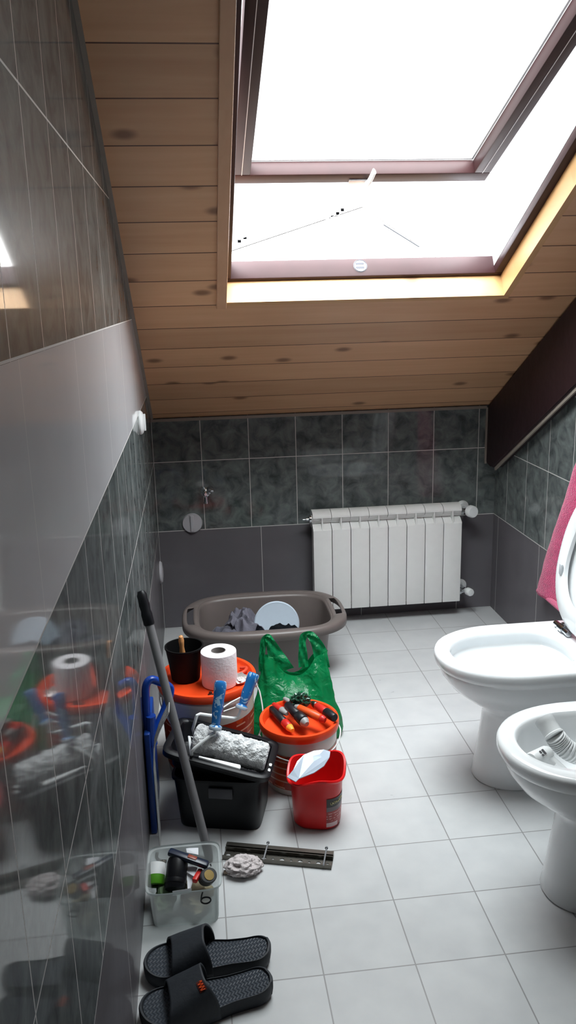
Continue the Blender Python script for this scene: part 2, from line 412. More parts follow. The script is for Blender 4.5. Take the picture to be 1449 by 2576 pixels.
# fixed outer frame
FX0, FX1, FS0, FS1 = WX0+.018, WX1-.024, WS0+.016, WS1-.02
bm = NB(); slab(bm, WX0-.03, WX1+.03, WS0-.03, FS0, ND, .135, .003); obj('frame_rail', bm, M_brown, win)
bm = NB(); slab(bm, WX0-.03, WX1+.03, FS1, WS1+.03, ND, .135, .003); obj('frame_rail', bm, M_brown, win)
bm = NB(); slab(bm, WX0-.03, FX0, FS0, FS1, ND, .135, .003); obj('frame_jamb', bm, M_brown, win)
bm = NB(); slab(bm, FX1, WX1+.03, FS0, FS1, ND, .098, .002); obj('frame_jamb', bm, M_brown, win)
bm = NB(); slab(bm, FX1, WX1+.03, FS0, FS1, .0985, .21); obj('jamb_glare', bm, M_alu, win)  # sky glare on the varnished jamb, put into a pale strip
bm = NB(); slab(bm, FX1-.075, FX1, FS0-.03, FS0-.02, .135, .26); obj('corner_flashing', bm, M_alu, win)
# sticker with two arrows on the bottom rail
stc = SL(.727, FS0+.0006, .1075)
bm = NB(); lathe(bm, [(.0005, .0012), (.0205, .0012), (.022, .0006), (.022, 0)], stc, ES, 40); 
pl_ = obj('arrow_plate', bm, pm('pale_print', '#a9abb2', .5, spec=.2), win, label='round pale sticker with two dark arrows')
def sq(u, v, h=.0018): return stc + EX*u + EN*v + ES*h
bm = NB()
for v0, w_ in ((.0075, .0028), (-.0065, .0036)):
    arrow = [(-.0165, v0), (-.0105, v0+.0055), (-.0105, v0+w_), (.012, v0+w_), (.012, v0-w_), (-.0105, v0-w_), (-.0105, v0-.0055)]
    prism(bm, [sq(u, v) for u, v in arrow], ES*.0005)
tube(bm, [sq(.0205*math.cos(2*PI*i/40), .0205*math.sin(2*PI*i/40), .0014) for i in range(41)], .0011, 6, False)
obj('arrow_print', bm, pm('dark_print', '#23242e', .5), pl_, 0)
# top-hung sash, swung outward
HS, HN = 2.085, .092; TI = math.radians(10.0)
ES2 = ES*math.cos(TI) - EN*math.sin(TI); EN2 = EN*math.cos(TI) + ES*math.sin(TI)
SX0, SX1, SLn = .326, 1.090, .958; SO = Vector((0, 0, Z0)) + ES*HS + EN*HN - ES2*SLn
TS = Matrix(((1, ES2.x, EN2.x, SO.x), (0, ES2.y, EN2.y, SO.y), (0, ES2.z, EN2.z, SO.z), (0, 0, 0, 1)))
sash = NB(); RW = .05; RT = .042
box(sash, (SX0, 0, 0), (SX1, RW, RT), .003, 2, TS); sash = obj('sash_rail', sash, M_brown, win)
bm = NB(); box(bm, (SX0, SLn-RW, 0), (SX1, SLn, RT), .003, 2, TS); obj('sash_rail', bm, M_brown, win)
for a, b_ in ((SX0, SX0+RW), (SX1-RW, SX1)):
    bm = NB(); box(bm, (a, RW, 0), (b_, SLn-RW, RT), .003, 2, TS); st = obj('sash_stile', bm, M_brown, win)
    bm = NB(); box(bm, ((a+b_)/2-.0009, RW, -.0008), ((a+b_)/2+.0009, SLn-RW, .0005), 0, 2, TS); obj('seal_strip', bm, M_alu, st)
bm = NB(); box(bm, (SX0+RW-.004, RW-.004, .028), (SX1-RW+.004, SLn-RW+.004, .034), 0, 2, TS); obj('pane', bm, M_glass, win, 0)
bm = NB()
for a, b_ in (((SX0+RW, RW, RT), (SX1-RW, RW+.006, RT+.004)), ((SX1-RW-.006, RW, RT), (SX1-RW, SLn-RW, RT+.004))): box(bm, a, b_, 0, 2, TS)
obj('glazing_bead', bm, M_alu, win)
bm = NB(); hx = .722
box(bm, (hx-.052, -.004, -.004), (hx+.004, .02, .004), .001, 2, TS); obj('catch_plate', bm, M_alu, win)
bm = NB(); hp = [TS @ Vector(q) for q in ((hx, .012, -.002), (hx, .012, -.012), (hx+.004, .045, -.016), (hx+.009, .085, -.01))]
tube(bm, curve(hp, 5), .008, 10, True, (1.2, .6)); obj('handle', bm, M_wplas, win)

# dark roof beam along the right-hand wall
bm = NB(); xb = 1.436
def bz(y): return Z0 - y*math.tan(A30)
poly = [(xb, 0, Z0-.004), (xb, 0, .685), (xb, -.012, .672), (xb, -.055, .667), (xb, -.085, .668+.0), (xb, -2.4, .668+2.315*math.tan(A30)), (xb, -2.4, bz(-2.4)-.004)]
prism(bm, poly, (W-xb-.001, 0, 0)); bmesh.ops.bevel(bm, geom=[e for e in bm.edges if all(abs(v.co.x-xb) < 1e-5 for v in e.verts)], offset=.004, segments=2, affect='EDGES')
tag(obj('roof_beam', bm, M_beam), 'dark brown timber roof beam sloping up along the right wall under the pine ceiling', 'beam')
bm = NB(); bar(bm, (xb+.012, -.085, .664), (xb+.012, -2.4, .664+2.315*math.tan(A30)), .018, .007, Vector((1, 0, 0))); bar(bm, (xb-.003, -.004, .67), (xb-.003, -.004, Z0-.01), .008, .008); struct(obj('trim_3', bm, M_caulk))

CX_, CY_, FP = 724.5, 1288, FPX
def at(px, py, z):
    v = CAMF + CAMR*((px-CX_)/FP) - CAMU*((py-CY_)/FP); t = (z-CAMP.z)/v.z; return CAMP+v*t
def atY(px, py, y):
    v = CAMF + CAMR*((px-CX_)/FP) - CAMU*((py-CY_)/FP); t = (y-CAMP.y)/v.y; return CAMP+v*t
# ================================================================ REAR WALL FITTINGS
rad = thing('radiator', 'white aluminium radiator of eight sections under the slope on the rear wall', 'radiator', (.975, 0, .08))
RX0, PW = .6515, .0812
prof_head = [(-.03, .437), (-.03, .502), (-.036, .512), (-.055, .516), (-.078, .513), (-.094, .506), (-.103, .496), (-.104, .489), (-.098, .482), (-.084, .471), (-.074, .462), (-.072, .437)]
M_radtop = M_white
for k in range(8):
    x0 = RX0+k*PW; xa, xb_ = x0+.0012, x0+PW-.0012
    bm = NB()
    box(bm, (xa, -.111, .078), (xb_, -.104, .437), .0022, 2)                     # flat front plate
    box(bm, (xa+.004, -.104, .085), (xa+.007, -.032, .43)); box(bm, (xb_-.007, -.104, .085), (xb_-.004, -.032, .44))
    box(bm, (xa+.012, -.040, .085), (xb_-.012, -.030, .44), .002)
    prism(bm, [(xa, y, z) for y, z in prof_head], (xb_-xa, 0, 0))               # rolled head
    prism(bm, [((xa+xb_)/2-.0022, y, z) for y, z in ((-.1105, .43), (-.1095, .445), (-.104, .487), (-.09, .49), (-.07, .46), (-.07, .43))], (.0044, 0, 0))  # web in the slot
    prism(bm, [(xa, y, z) for y, z in ((-.111, .434), (-.108, .440), (-.086, .455), (-.072, .458), (-.072, .450), (-.1, .434))], (xb_-xa, 0, 0))
    obj('section', bm, M_white, rad, 25)
for z in (.478, .112):
    bm = NB(); tube(bm, [(RX0-.002, -.07, z), (RX0+8*PW+.004, -.07, z)], .017, 16); obj('manifold', bm, M_white, rad)
bm = NB(); lathe(bm, [(.019, 0), (.019, .008), (.014, .010), (.007, .011), (.007, .022), (.004, .024), (.004, .036), (0.0005, .037)], (RX0-.002, -.07, .478), (-1, 0, 0), 20, True); obj('bleed_plug', bm, M_chrome, rad)
for z, r, nm in ((.478, .026, 'control_valve'), (.112, .017, 'return_valve')):
    xv = RX0+8*PW
    bm = NB(); tube(bm, [(xv, -.07, z), (xv+.018, -.07, z), (xv+.018+.012, -.068, z), (xv+.034, -.055, z), (xv+.034, 0, z)], [.012, .012, .012, .010, .008], 14)
    lathe(bm, [(.012, 0), (.0155, .002), (.0155, .012), (.012, .014)], (xv+.004, -.07, z), (1, 0, 0), 6, True, True)
    v = obj(nm, bm, M_chrome, rad)
    bm = NB(); lathe(bm, [(.009, 0), (.011, .008), (r*.8, .012), (r, .018), (r, .040), (r*.85, .046), (.0005, .047)], (xv+.034, -.078, z+.004), (.25, -1, .05), 28, True); obj('valve_knob', bm, M_wplas, v, label='white valve knob')
    bm = NB(); lathe(bm, [(.008, .012), (.018, .012), (.029, .004), (.03, .0005)], (xv+.034, 0, z), (0, -1, 0), 28); obj('rosette', bm, M_wplas, v, label='white pipe rosette')
for x in (.78, 1.17):
    bm = NB(); box(bm, (x-.008, -.034, .452), (x+.008, 0, .458)); box(bm, (x-.008, -.036, .452), (x+.008, -.03, .468)); obj('bracket', bm, M_white, rad)

tap = thing('washer_tap', 'small chrome washing machine tap on the dark rear wall tiles above the round cap', 'tap', (.209, 0, .607))
bm = NB(); lathe(bm, [(.022, .0005), (.022, .004), (.014, .006), (.010, .008), (.010, .035), (.013, .037), (.013, .055), (.006, .06), (.0005, .06)], (.209, 0, .607), (0, -1, 0), 24, True); tube(bm, [(.209, -.045, .607), (.209, -.047, .585), (.209, -.047, .566)], [.009, .008, .0105], 12); obj('body', bm, M_chrome, tap)
bm = NB(); lathe(bm, [(.004, 0), (.004, .012), (.014, .014), (.016, .018), (.016, .026), (.013, .03), (.0005, .031)], (.219, -.046, .612), (.55, -.5, .75), 8, True); obj('handle', bm, M_chrome, tap)
cap = thing('drain_cap', 'round white plastic cap with a raised ridge on the rear wall tiles', 'cap', (.146, 0, .472))
bm = NB(); lathe(bm, [(.043, .0005), (.043, .006), (.040, .011), (.012, .013), (.0005, .013)], (.146, 0, .472), (0, -1, 0), 40, True); obj('disc', bm, pm('grey_white_plastic', '#b9b8bd', .4, var=.02), cap)
bm = NB(); box(bm, (.138, -.02, .436), (.154, -.011, .508), .004, 3); obj('grip_ridge', bm, MATS['grey_white_plastic'], cap)
bm = NB(); lathe(bm, [(.039, .0005), (.039, .006), (.034, .012), (.02, .016), (.0005, .017)], (0, -.722, 1.012), (1, 0, 0), 36, True); box(bm, (.014, -.727, .985), (.021, -.717, 1.04), .002)
tag(obj('blanking_plate', bm, M_wplas), 'white round cover cap high on the left wall near the pine ceiling', 'cap')
bm = NB(); lathe(bm, [(.048, .0005), (.048, .005), (.042, .011), (.02, .014), (.0005, .014)], (0, -.085, .285), (1, 0, 0), 36, True)
tag(obj('blanking_plate', bm, MATS['grey_white_plastic']), 'grey white round cap low on the left wall in the dark far corner', 'cap')

# ================================================================ WC AND BIDET
def egg(x0, x1, hw, z, yc, n=64, e=2.35):
    """plan outline with rounded nose at x0 (towards room) and squarer tail at x1 (wall)"""
    o = []
    xm = x0+min(hw*1.25, (x1-x0)*.55)
    for k in range(n):
        t = 2*PI*k/n; c, s = math.cos(t), math.sin(t)
        if c < 0: x = xm+(xm-x0)*-abs(c)**(2/2.15); y = hw*math.copysign(abs(s)**(2/2.15), s)
        else: x = xm+(x1-xm)*abs(c)**(2/6.); y = hw*math.copysign(abs(s)**(2/2.15), s)*(1-.12*abs(c)**3)
        o.append((x, yc+y, z))
    return o
def pan(name, label, cat, yc, depth, iw):
    t = thing(name, label, cat, (1.2, yc, 0))
    xt = W-.006
    L = [egg(.950, xt, .098, .0006, yc), egg(.947, xt, .100, .006, yc), egg(.955, xt, .096, .05, yc), egg(.968, xt, .093, .14, yc), egg(.975, xt, .093, .205, yc),
         egg(.972, xt, .096, .222, yc), egg(.955, xt, .108, .238, yc), egg(.915, xt, .135, .266, yc), egg(.875, xt, .157, .298, yc), egg(.850, xt, .170, .333, yc), egg(.842, xt, .175, .356, yc),
         egg(.842, xt, .1755, .361, yc), egg(.833, xt, .181, .366, yc), egg(.829, xt, .184, .378, yc), egg(.829, xt, .184, .392, yc), egg(.833, xt, .181, .399, yc), egg(.841, xt-.004, .176, .402, yc)]
    x1 = 1.225
    L += [egg(.866-iw, x1, .130+iw, .402, yc), egg(.872-iw, x1-.004, .126+iw, .397, yc), egg(.876-iw, x1-.008, .122+iw, .385, yc)]
    if depth > .16:
        L += [egg(.872, x1, .126, .365, yc), egg(.873, x1, .125, .356, yc), egg(.886, x1-.014, .112, .345, yc), egg(.905, x1-.02, .098, .31, yc), egg(.95, x1-.035, .072, .25, yc), egg(1.0, x1-.07, .046, .215, yc), egg(1.02, x1-.09, .03, .205, yc)]
    else:
        L += [egg(.878, x1-.012, .120, .355, yc), egg(.89, x1-.02, .11, .32, yc), egg(.92, x1-.04, .088, .292, yc), egg(.97, x1-.08, .05, .284, yc), egg(1.02, x1-.12, .024, .282, yc)]
    bm = NB(); rings(bm, L, True, True, True)
    obj('pan', bm, M_ceram, t, 50)
    return t
YW, YB = -1.325, -1.835
wc = pan('toilet', 'white ceramic toilet with seat and lid up beside the pink towel', 'toilet', YW, .2, 0)
bm = NB(); rings(bm, [egg(.93, 1.19, .085, .262, YW), egg(.931, 1.189, .0845, .2625, YW)], True, True, True)
obj('water', bm, pm('still_water', '#aebcc4', .03, var=.01, spec=.6), wc)
# seat ring and lid, both standing up
def upright(x, w_, h, z0, yc, n=56):
    o = []
    for k in range(n):
        t = 2*PI*k/n; c, s = math.cos(t), math.sin(t)
        yy = w_*math.copysign(abs(c)**(2/2.3), c)
        zz = h*.42*(1+ (math.copysign(abs(s)**(2/2.3), s))) if s < 0 else h*.42+h*.58*abs(s)**(2/2.1)
        tp = 1-.10*max(0, zz/h-.35)
        o.append((x+.055*(zz/h), yc+yy*tp, z0+zz))
    return o
bm = NB()
SR = [upright(1.252, .190, .425, .425, YW), upright(1.240, .190, .425, .425, YW), upright(1.236, .180, .41, .432, YW), upright(1.236, .138, .325, .485, YW), upright(1.240, .130, .31, .492, YW), upright(1.252, .130, .31, .492, YW)]
rings(bm, SR+[SR[0]], True); bmesh.ops.remove_doubles(bm, verts=bm.verts, dist=1e-5)
seat = obj('seat', bm, M_ceram, wc, 50)
for yy in (YW+.138, YW-.138):
    bm = NB(); box(bm, (1.246, yy-.009, .565), (1.254, yy+.009, .60), .004, 2); obj('bumper', bm, pm('grey_rubber', '#b9bdc0', .5), seat)
bm = NB(); rings(bm, [upright(1.278, .176, .43, .423, YW), upright(1.278, .190, .445, .420, YW), upright(1.264, .194, .447, .419, YW), upright(1.257, .188, .437, .424, YW), upright(1.261, .16, .38, .45, YW)], True, True, True)
obj('lid', bm, M_ceram, wc, 50)
for yy in (YW+.085, YW-.085):
    bm = NB(); tube(bm, [(1.240, yy-.045, .414), (1.240, yy+.045, .414)], .009, 14); lathe(bm, [(.017, 0), (.017, .004), (.009, .006), (.007, .012)], (1.25, yy, .402), (0, 0, 1), 20); lathe(bm, [(.0125, 0), (.0125, .03)], (1.240, yy-.015, .414), (0, 1, 0), 16, True, True)
    box(bm, (1.240, yy-.012, .408), (1.268, yy+.012, .43), .003); obj('hinge', bm, M_chrome, wc)
bd = pan('bidet', 'white ceramic bidet holding a corrugated siphon hose, nearest the camera', 'bidet', YB, .1, 0)
bm = NB(); lathe(bm, [(.024, 0), (.024, .002), (.018, .003), (.016, 0), (.0005, -.001)], (1.07, YB, .2828), (0, 0, 1), 24); obj('drain', bm, M_chrome, bd)
bm = NB(); lathe(bm, [(.026, 0), (.026, .004), (.021, .008), (.019, .05), (.021, .09), (.014, .098), (.0005, .1)], (1.33, YB, .402), (0, 0, 1), 24, True); tube(bm, curve([(1.32, YB, .47), (1.28, YB, .485), (1.23, YB, .475)], 6), .011, 12); tube(bm, [(1.33, YB, .498), (1.345, YB, .52), (1.38, YB, .535)], .006, 10); obj('mixer_tap', bm, M_chrome, bd)
# siphon lying in the bidet
sip = thing('siphon_hose', 'white corrugated siphon hose resting over the bidet rim', 'hose', (.99, -1.78, .402))
A = at(1367, 1808, .432); Bp = at(1395, 1851, .406)
bm = NB(); lathe(bm, [(.018, 0), (.0225, .0), (.0225, .012), (.0215, .014), (.0215, (Bp-A).length-.006), (.0235, (Bp-A).length-.004), (.0235, (Bp-A).length), (.016, (Bp-A).length+.001)], A, Bp-A, 28, False, True); obj('sleeve', bm, M_wplas, sip)
pth = curve([Bp, at(1410, 1870, .388), at(1432, 1889, .372), at(1462, 1899, .357), at(1520, 1900, .343), at(1590, 1890, .335)], 22)
rr = [.0212+(.0028 if (i % 5) in (1, 2, 3) else -.0014)*(1 if i > 4 else .5) for i in range(len(pth))]
bm = NB(); tube(bm, pth, rr, 20); obj('corrugated_pipe', bm, M_wplas, sip, 60)
plug = thing('siphon_elbow', 'short white plastic siphon spigot with a dark printed tag lying in the bidet basin', 'pipe', (.95, -1.84, .31))
A = at(1336, 1914, .378); D = at(1374, 1896, .375)-A; q = (D.normalized()); q2 = q.cross(Vector((0, 0, 1)))
up_ = Vector((-.25, -.62, .74))
bm = NB(); lathe(bm, [(.0005, 0), (.016, .001), (.018, .004), (.018, D.length), (.0155, D.length+.001), (.0155, D.length+.008), (.0005, D.length+.0082)], A, D, 26); obj('collar', bm, M_wplas, plug)
bm = NB(); sq_ = lambda a, c: A+q*a+(up_-q*up_.dot(q)).normalized()*.0184+q.cross(up_).normalized()*c
for a0, a1, c0, c1 in ((.020, .026, -.006, .000), (.020, .026, .003, .008), (.029, .036, -.007, .006)): prism(bm, [sq_(a0, c0), sq_(a1, c0), sq_(a1, c1), sq_(a0, c1)], up_*.0006)
obj('print', bm, pm('grey_print', '#4b4a4c', .6), plug)
bm = NB(); tube(bm, [A+D*.75, at(1392, 1925, .352), at(1425, 1955, .338)], [.015, .0165, .016], 22); obj('tail_pipe', bm, M_wplas, plug)

# pink towel hanging on the right wall behind the toilet lid
tw = NB(); NU, NV = 40, 60
loops = []
for i in range(NV+1):
    v = i/NV; z = .285+(1.16-.285)*v
    yl = -.592-.252*min(1, (z-.285)/.5)-.32*max(0, (z-.785)/.5)+.012*math.sin(v*9)*(1-v); yr = -1.125+.015*math.sin(v*5)
    row = []
    for j in range(NU+1):
        u = j/NU; y = yl+(yr-yl)*u
        x = 1.452-.016*math.sin(u*PI*5+v*1.5)*(.4+.6*(1-v)) - .014*v + .004*noise.noise(Vector((u*9, v*14, 2)))
        row.append((min(x, 1.466), y, z+.006*math.sin(u*7)))
    loops.append(row)
V = [[tw.verts.new(p) for p in r] for r in loops]
for i in range(NV):
    for j in range(NU): tw.faces.new((V[i][j], V[i][j+1], V[i+1][j+1], V[i+1][j]))
M_pink = pm('pink_terry', '#e2417f', .95, var=.16, scale=60, bump=.9, bscale=260, sheen=.6, spec=.1)
towel = thing('towel', 'pink terry towel hanging on the right wall behind the raised toilet lid', 'towel', (1.46, -.9, .285))
obj('cloth', tw, M_pink, towel, 80, solid=.02)
bm = NB(); tube(bm, [(1.447, -.596, .292), (1.447, -.9, .288), (1.45, -1.115, .292)], .012, 10, True, (1, .9)); obj('hem', bm, M_pink, towel, 60)
bm = NB(); lathe(bm, [(.022, .0005), (.022, .006), (.008, .01), (.008, .03), (.014, .034), (.014, .04), (.0005, .042)], (W, -1.105, 1.165), (-1, 0, 0), 20, True); tag(obj('wall_hook', bm, M_chrome), 'chrome hook on the right wall carrying the pink towel', 'hook')

# ================================================================ LAUNDRY TUB
TC = Vector((.405, -.462, 0))
tub = thing('laundry_tub', 'large taupe plastic laundry tub with handle holes by the rear wall', 'tub', TC)
M_tub = pm('taupe_plastic', '#685f5c', .4, var=.03)
H = .226
def tl(a, b, z, e=3.2, n=96): return [(TC.x+x, TC.y+y, z) for x, y in sup(a, b, e, n)]
bm = NB(); rings(bm, [tl(.222, .145, .0006), tl(.228, .150, .006), tl(.235, .160, .07), tl(.243, .172, .15), tl(.25, .181, .212, 4.2), tl(.252, .184, H, 4.4)], True, True); obj('basin', bm, M_tub, tub, 50, solid=.004)
n = 96; tab = []
def rim_r(k, f):
    t = 2*PI*k/n; c, s = math.cos(t), math.sin(t)
    i = sup(.252, .184, 4.4, n)[k]; o = sup(.312, .225, 2.9, n)[k]
    return (TC.x+i[0]+(o[0]-i[0])*f, TC.y+i[1]+(o[1]-i[1])*f)
bm = NB(); R = []
for f, dz in ((0, -.006), (.06, .0), (.3, .003), (.72, .003), (.95, -.002), (1, -.010), (1, -.028)):
    R.append([bm.verts.new((*rim_r(k, f), H+dz)) for k in range(n)])
for a in range(len(R)-1):
    for k in range(n):
        ang = (k/n*360+180) % 360-180
        if a == 2 and (abs(ang) < 15 or abs(abs(ang)-180) < 15): continue
        bm.faces.new((R[a][k], R[a][(k+1) % n], R[a+1][(k+1) % n], R[a+1][k]))
obj('rim', bm, M_tub, tub, 50, solid=.004)
# washing in the tub
def cloth_pile(name, label, c, r, seed, mat, amp=.5, fr=2.2, cat='clothes', group=None):
    bm = NB(); blob(bm, c, r, seed, amp, fr, 5, -r[2]*.9, True)
    o = obj(name, bm, mat, None, 80); return tag(o, label, cat, group)
M_gcl = pm('grey_cloth', '#5c5b66', .95, var=.1, scale=25, bump=.25, bscale=160, sheen=.2, spec=.1); M_dcl = pm('dark_cloth', '#15181c', .95, var=.1, bump=.4, bscale=120, spec=.1)
def draped(name, label, c, r, h, seed, mat, fr=1.0, rot=0):
    bm = NB(); N = 70; G = []
    for i in range(N+1):
        row = []
        for k in range(N+1):
            u, v = -1+2*i/N, -1+2*k/N; q = Vector((u*1.3*fr+seed, v*1.0*fr+seed*2.1, seed))
            rd = noise.noise(q*1.2)
            fold = (1-abs(noise.noise(Vector((u*1.5*fr+v*2.1*fr+rd*1.4, v*1.2*fr-u*.8, seed))))*2.0)
            fine = (1-abs(noise.noise(q*2.6))*2)*.13
            rr_ = max(0, 1-(u*u+v*v)*.62)**.6
            x, y = u*r[0]*(1+.12*rd), v*r[1]*(1+.12*noise.noise(q*2))
            z = h*rr_*(.35+.5*fold+fine+.3*rd)
            row.append(bm.verts.new((c[0]+x*math.cos(rot)-y*math.sin(rot), c[1]+x*math.sin(rot)+y*math.cos(rot), c[2]+z)))
        G.append(row)
    for i in range(N):
        for k in range(N): bm.faces.new((G[i][k], G[i+1][k], G[i+1][k+1], G[i][k+1]))
    return tag(obj(name, bm, mat, None, 75, solid=.003), label, 'clothes')
draped('crumpled_shirt', 'crumpled grey cloth at the left end of the taupe laundry tub', (.288, -.46, .095), (.098, .11), .085, 3.3, M_gcl, .95)
draped('folded_cloth', 'folded grey cloth standing up in the middle of the taupe laundry tub', (.335, -.425, .135), (.06, .085), .095, 6.1, pm('grey_cloth_light', '#6e6c77', .95, bump=.25, bscale=160, spec=.1), .8, .5)
cloth_pile('dark_garment', 'dark green black garment in front of the pale disc in the tub', (.468, -.545, .105), (.075, .045, .085), 5, M_dcl, .35, 1.9)
bm = NB(); lathe(bm, [(.0005, .004), (.075, .004), (.084, .006), (.087, .003), (.088, 0), (.084, -.003), (.0005, -.002)], (.4525, -.47, .176), (-.05, -1, .28), 56); tag(obj('plastic_disc', bm, pm('pale_blue_plastic', '#bcc9d6', .4, var=.02)), 'pale blue white round plastic lid standing among the clothes in the tub', 'lid')

# ================================================================ LARGE PAINT BUCKET AND WHAT STANDS ON IT
M_bucket = pm('translucent_white_plastic', '#d8d2cc', .3, var=.03, sss=.3)
def label_mat(name, kind):
    m, nt, b = newmat(name)
    tc = nt.nodes.new('ShaderNodeTexCoord'); sp = nt.nodes.new('ShaderNodeSeparateXYZ'); nt.links.new(tc.outputs['Object'], sp.inputs[0])
    x = E_(nt, sp.outputs[0]); z = E_(nt, sp.outputs[2])
    nz = nt.nodes.new('ShaderNodeTexNoise'); nz.inputs['Scale'].default_value = 22; nz.inputs['Detail'].default_value = 2; nt.links.new(tc.outputs['Object'], nz.inputs['Vector'])
    c = mix(nt, E_(nt, nz.outputs['Fac']).gt(.58), lin('#a82a12'), lin('#c9431b'))
    c = mix(nt, ((z*46).fract().lt(.22))*E_(nt, nz.outputs['Fac']).gt(.47), c, lin('#e2a58e'))
    nt.links.new(c, b.inputs['Base Color']); b.inputs['Roughness'].default_value = .35
    return m
M_lab = label_mat('orange_print', 0)
def bucket(name, label, c, R, h, lidh, tilt=0):
    c = Vector(c); t = thing(name, label, 'bucket', c)
    bm = NB(); lathe(bm, [(R*.86, .0006), (R*.875, .006), (R*.93, h*.55), (R*.955, h*.86), (R*.99, h*.865), (R*.99, h*.90), (R*.955, h*.905), (R*.955, h-lidh-.012)], c, (0, 0, 1), 64, True, True); body = obj('body', bm, M_bucket, t, 40)
    bm = NB(); lathe(bm, [(R*.885+.0014, h*.10), (R*.93+.0012, h*.55), (R*.9375+.0012, h*.66)], c, (0, 0, 1), 64); obj('label_print', bm, M_lab, body, label='orange red printed wrap')
    bm = NB(); lathe(bm, [(R*.97, h-.022), (R*1.0, h-.024), (R*1.012, h-.018), (R*1.012, h-.004), (R*1.0, h), (R*.93, h), (R*.905, h-.006), (R*.885, h-lidh), (R*.86, h-lidh-.002), (R*.45, h-lidh), (.0005, h-lidh)], c, (0, 0, 1), 72); obj('lid', bm, M_orange, t, 40, label='orange lid with a raised rim')
    return t
B1 = Vector((.175, -1.125, 0)); b1 = bucket('paint_bucket', 'large paint bucket with an orange lid carrying paper roll and black pot', B1, .148, .295, .012)
pts = [B1+Vector((.141*math.cos(t), .141*math.sin(t), .262)) for t in (math.radians(-8), )]
bm = NB(); a0 = B1+Vector((.146, -.02, .262)); tube(bm, curve([a0, a0+Vector((.012, -.012, -.03)), a0+Vector((.014, -.05, -.095)), a0+Vector((-.02, -.115, -.135)), a0+Vector((-.1, -.146, -.145)), a0+Vector((-.2, -.12, -.13)), a0+Vector((-.28, -.03, -.05)), a0+Vector((-.291, .03, 0))], 8), .0022, 8); lathe(bm, [(.0005, .006), (.008, .006), (.010, .003), (.010, 0)], a0-Vector((.002, 0, 0)), (1, 0, 0), 16)
obj('handle', bm, M_wplas, b1, label='white bucket handle')
LZ = .283
pr = thing('toilet_paper_roll', 'white toilet paper roll standing on the orange lid of the large bucket', 'paper roll', (.213, -1.165, LZ))
PC = Vector((.213, -1.165, LZ+.001))
bm = NB(); lathe(bm, [(.022, .002), (.022, .103), (.0225, .105), (.05, .105), (.0525, .1035), (.0532, .100), (.0532, .005), (.0525, .001), (.05, 0), (.022, 0), (.022, .002)], PC, (0, 0, 1), 56); obj('paper', bm, pm('soft_paper', '#e6e1e4', .95, var=.02, bump=.15, bscale=150, spec=.1), pr, 40)
bm = NB(); lathe(bm, [(.0205, .0), (.0218, 0), (.0218, .1055), (.0205, .1055), (.0205, 0)], PC, (0, 0, 1), 32); obj('core', bm, pm('grey_card', '#8d8683', .9), pr)
pot = thing('mixing_pot', 'black plastic pot holding a wooden handled brush on the orange lid', 'pot', (.112, -1.115, LZ))
QC = Vector((.112, -1.115, LZ+.001))
bm = NB(); lathe(bm, [(.0005, 0), (.04, 0), (.043, .003), (.0485, .05), (.056, .1), (.0585, .102), (.0585, .107), (.054, .107), (.046, .05), (.041, .006), (.0005, .005)], QC, (0, 0, 1), 48); obj('body', bm, pm('matte_black_rubber', '#040405', .6, spec=.25), pot)
br = thing('paint_brush', 'small brush with a pale wooden handle upright in the black pot', 'brush', QC+Vector((-.006, -.01, .04)))
A = QC+Vector((-.004, -.008, .028)); D = Vector((-.03, -.04, 1))
bm = NB(); lathe(bm, [(.006, .045), (.011, .052), (.0115, .062), (.009, .078), (.0105, .092), (.0115, .10), (.008, .114), (.0005, .118)], A, D, 18, True, False, 1, .75); obj('handle', bm, pm('brush_wood', '#c78a55', .5), br)
bm = NB(); lathe(bm, [(.017, .028), (.018, .05), (.014, .053), (.0005, .054)], A, D, 18, True, False, 1, .5); obj('ferrule', bm, M_steel, br)
bm = NB(); lathe(bm, [(.012, -.02), (.018, .0), (.0175, .0278)], A, D, 18, True, True, 1, .5); obj('bristles', bm, pm('bristle', '#2b2521', .9, bump=.5, bscale=300), br)
for (dx, dy, rz, l, col, lb) in ((.098, -.035, .9, .055, '#d8b9a8', 'crumpled foil wrapper'), (.11, .015, 2.0, .04, '#c9432a', 'red plastic clip')):
    bm = NB(); c = B1+Vector((dx, dy, LZ+.008))
    if 'foil' in lb: blob(bm, c, (.022, .03, .010), 4, .5, 2.5, 3, -.0065, True); m_ = pm('foil', '#cfc6c2', .3, metal=.6, bump=.4, bscale=90)
    else: tube(bm, curve([c+Vector((-.018, -.02, 0)), c+Vector((.004, -.006, 0)), c+Vector((.012, .014, .002)), c+Vector((-.006, .024, 0))], 6), .006, 8); m_ = pm('red_clip', col, .35)
    tag(obj(lb.split()[-1], bm, m_, None, 60), lb+' lying on the orange lid right of the paper roll', lb.split()[-1])
for dx, dy, r in ((.026, -.112, .010), (.008, -.118, .008)):
    bm = NB(); lathe(bm, [(.0005, 0), (r, 0), (r, .005), (r*.6, .006), (r*.55, .012), (.0005, .013)], B1+Vector((dx, dy, LZ+.0008)), (0, 0, 1), 6)
    tag(obj('bolt_nut', bm, pm('dark_steel', '#4a3a38', .4, metal=.8)), '%s dark bolt nut on the orange lid before the paper roll' % ('larger' if r > .009 else 'smaller'), 'nut')

# ================================================================ GREEN CARRIER BAG
M_green = sheet_mat('green_film', '#129a5c', .26, .42, .2, '#2fae6c', crinkle=.6)
bag = thing('carrier_bag', 'green plastic carrier bag with two handles standing behind the small bucket', 'bag', (.47, -1.0, 0))
bm = NB(); NA, NZ = 72, 26; loops = []
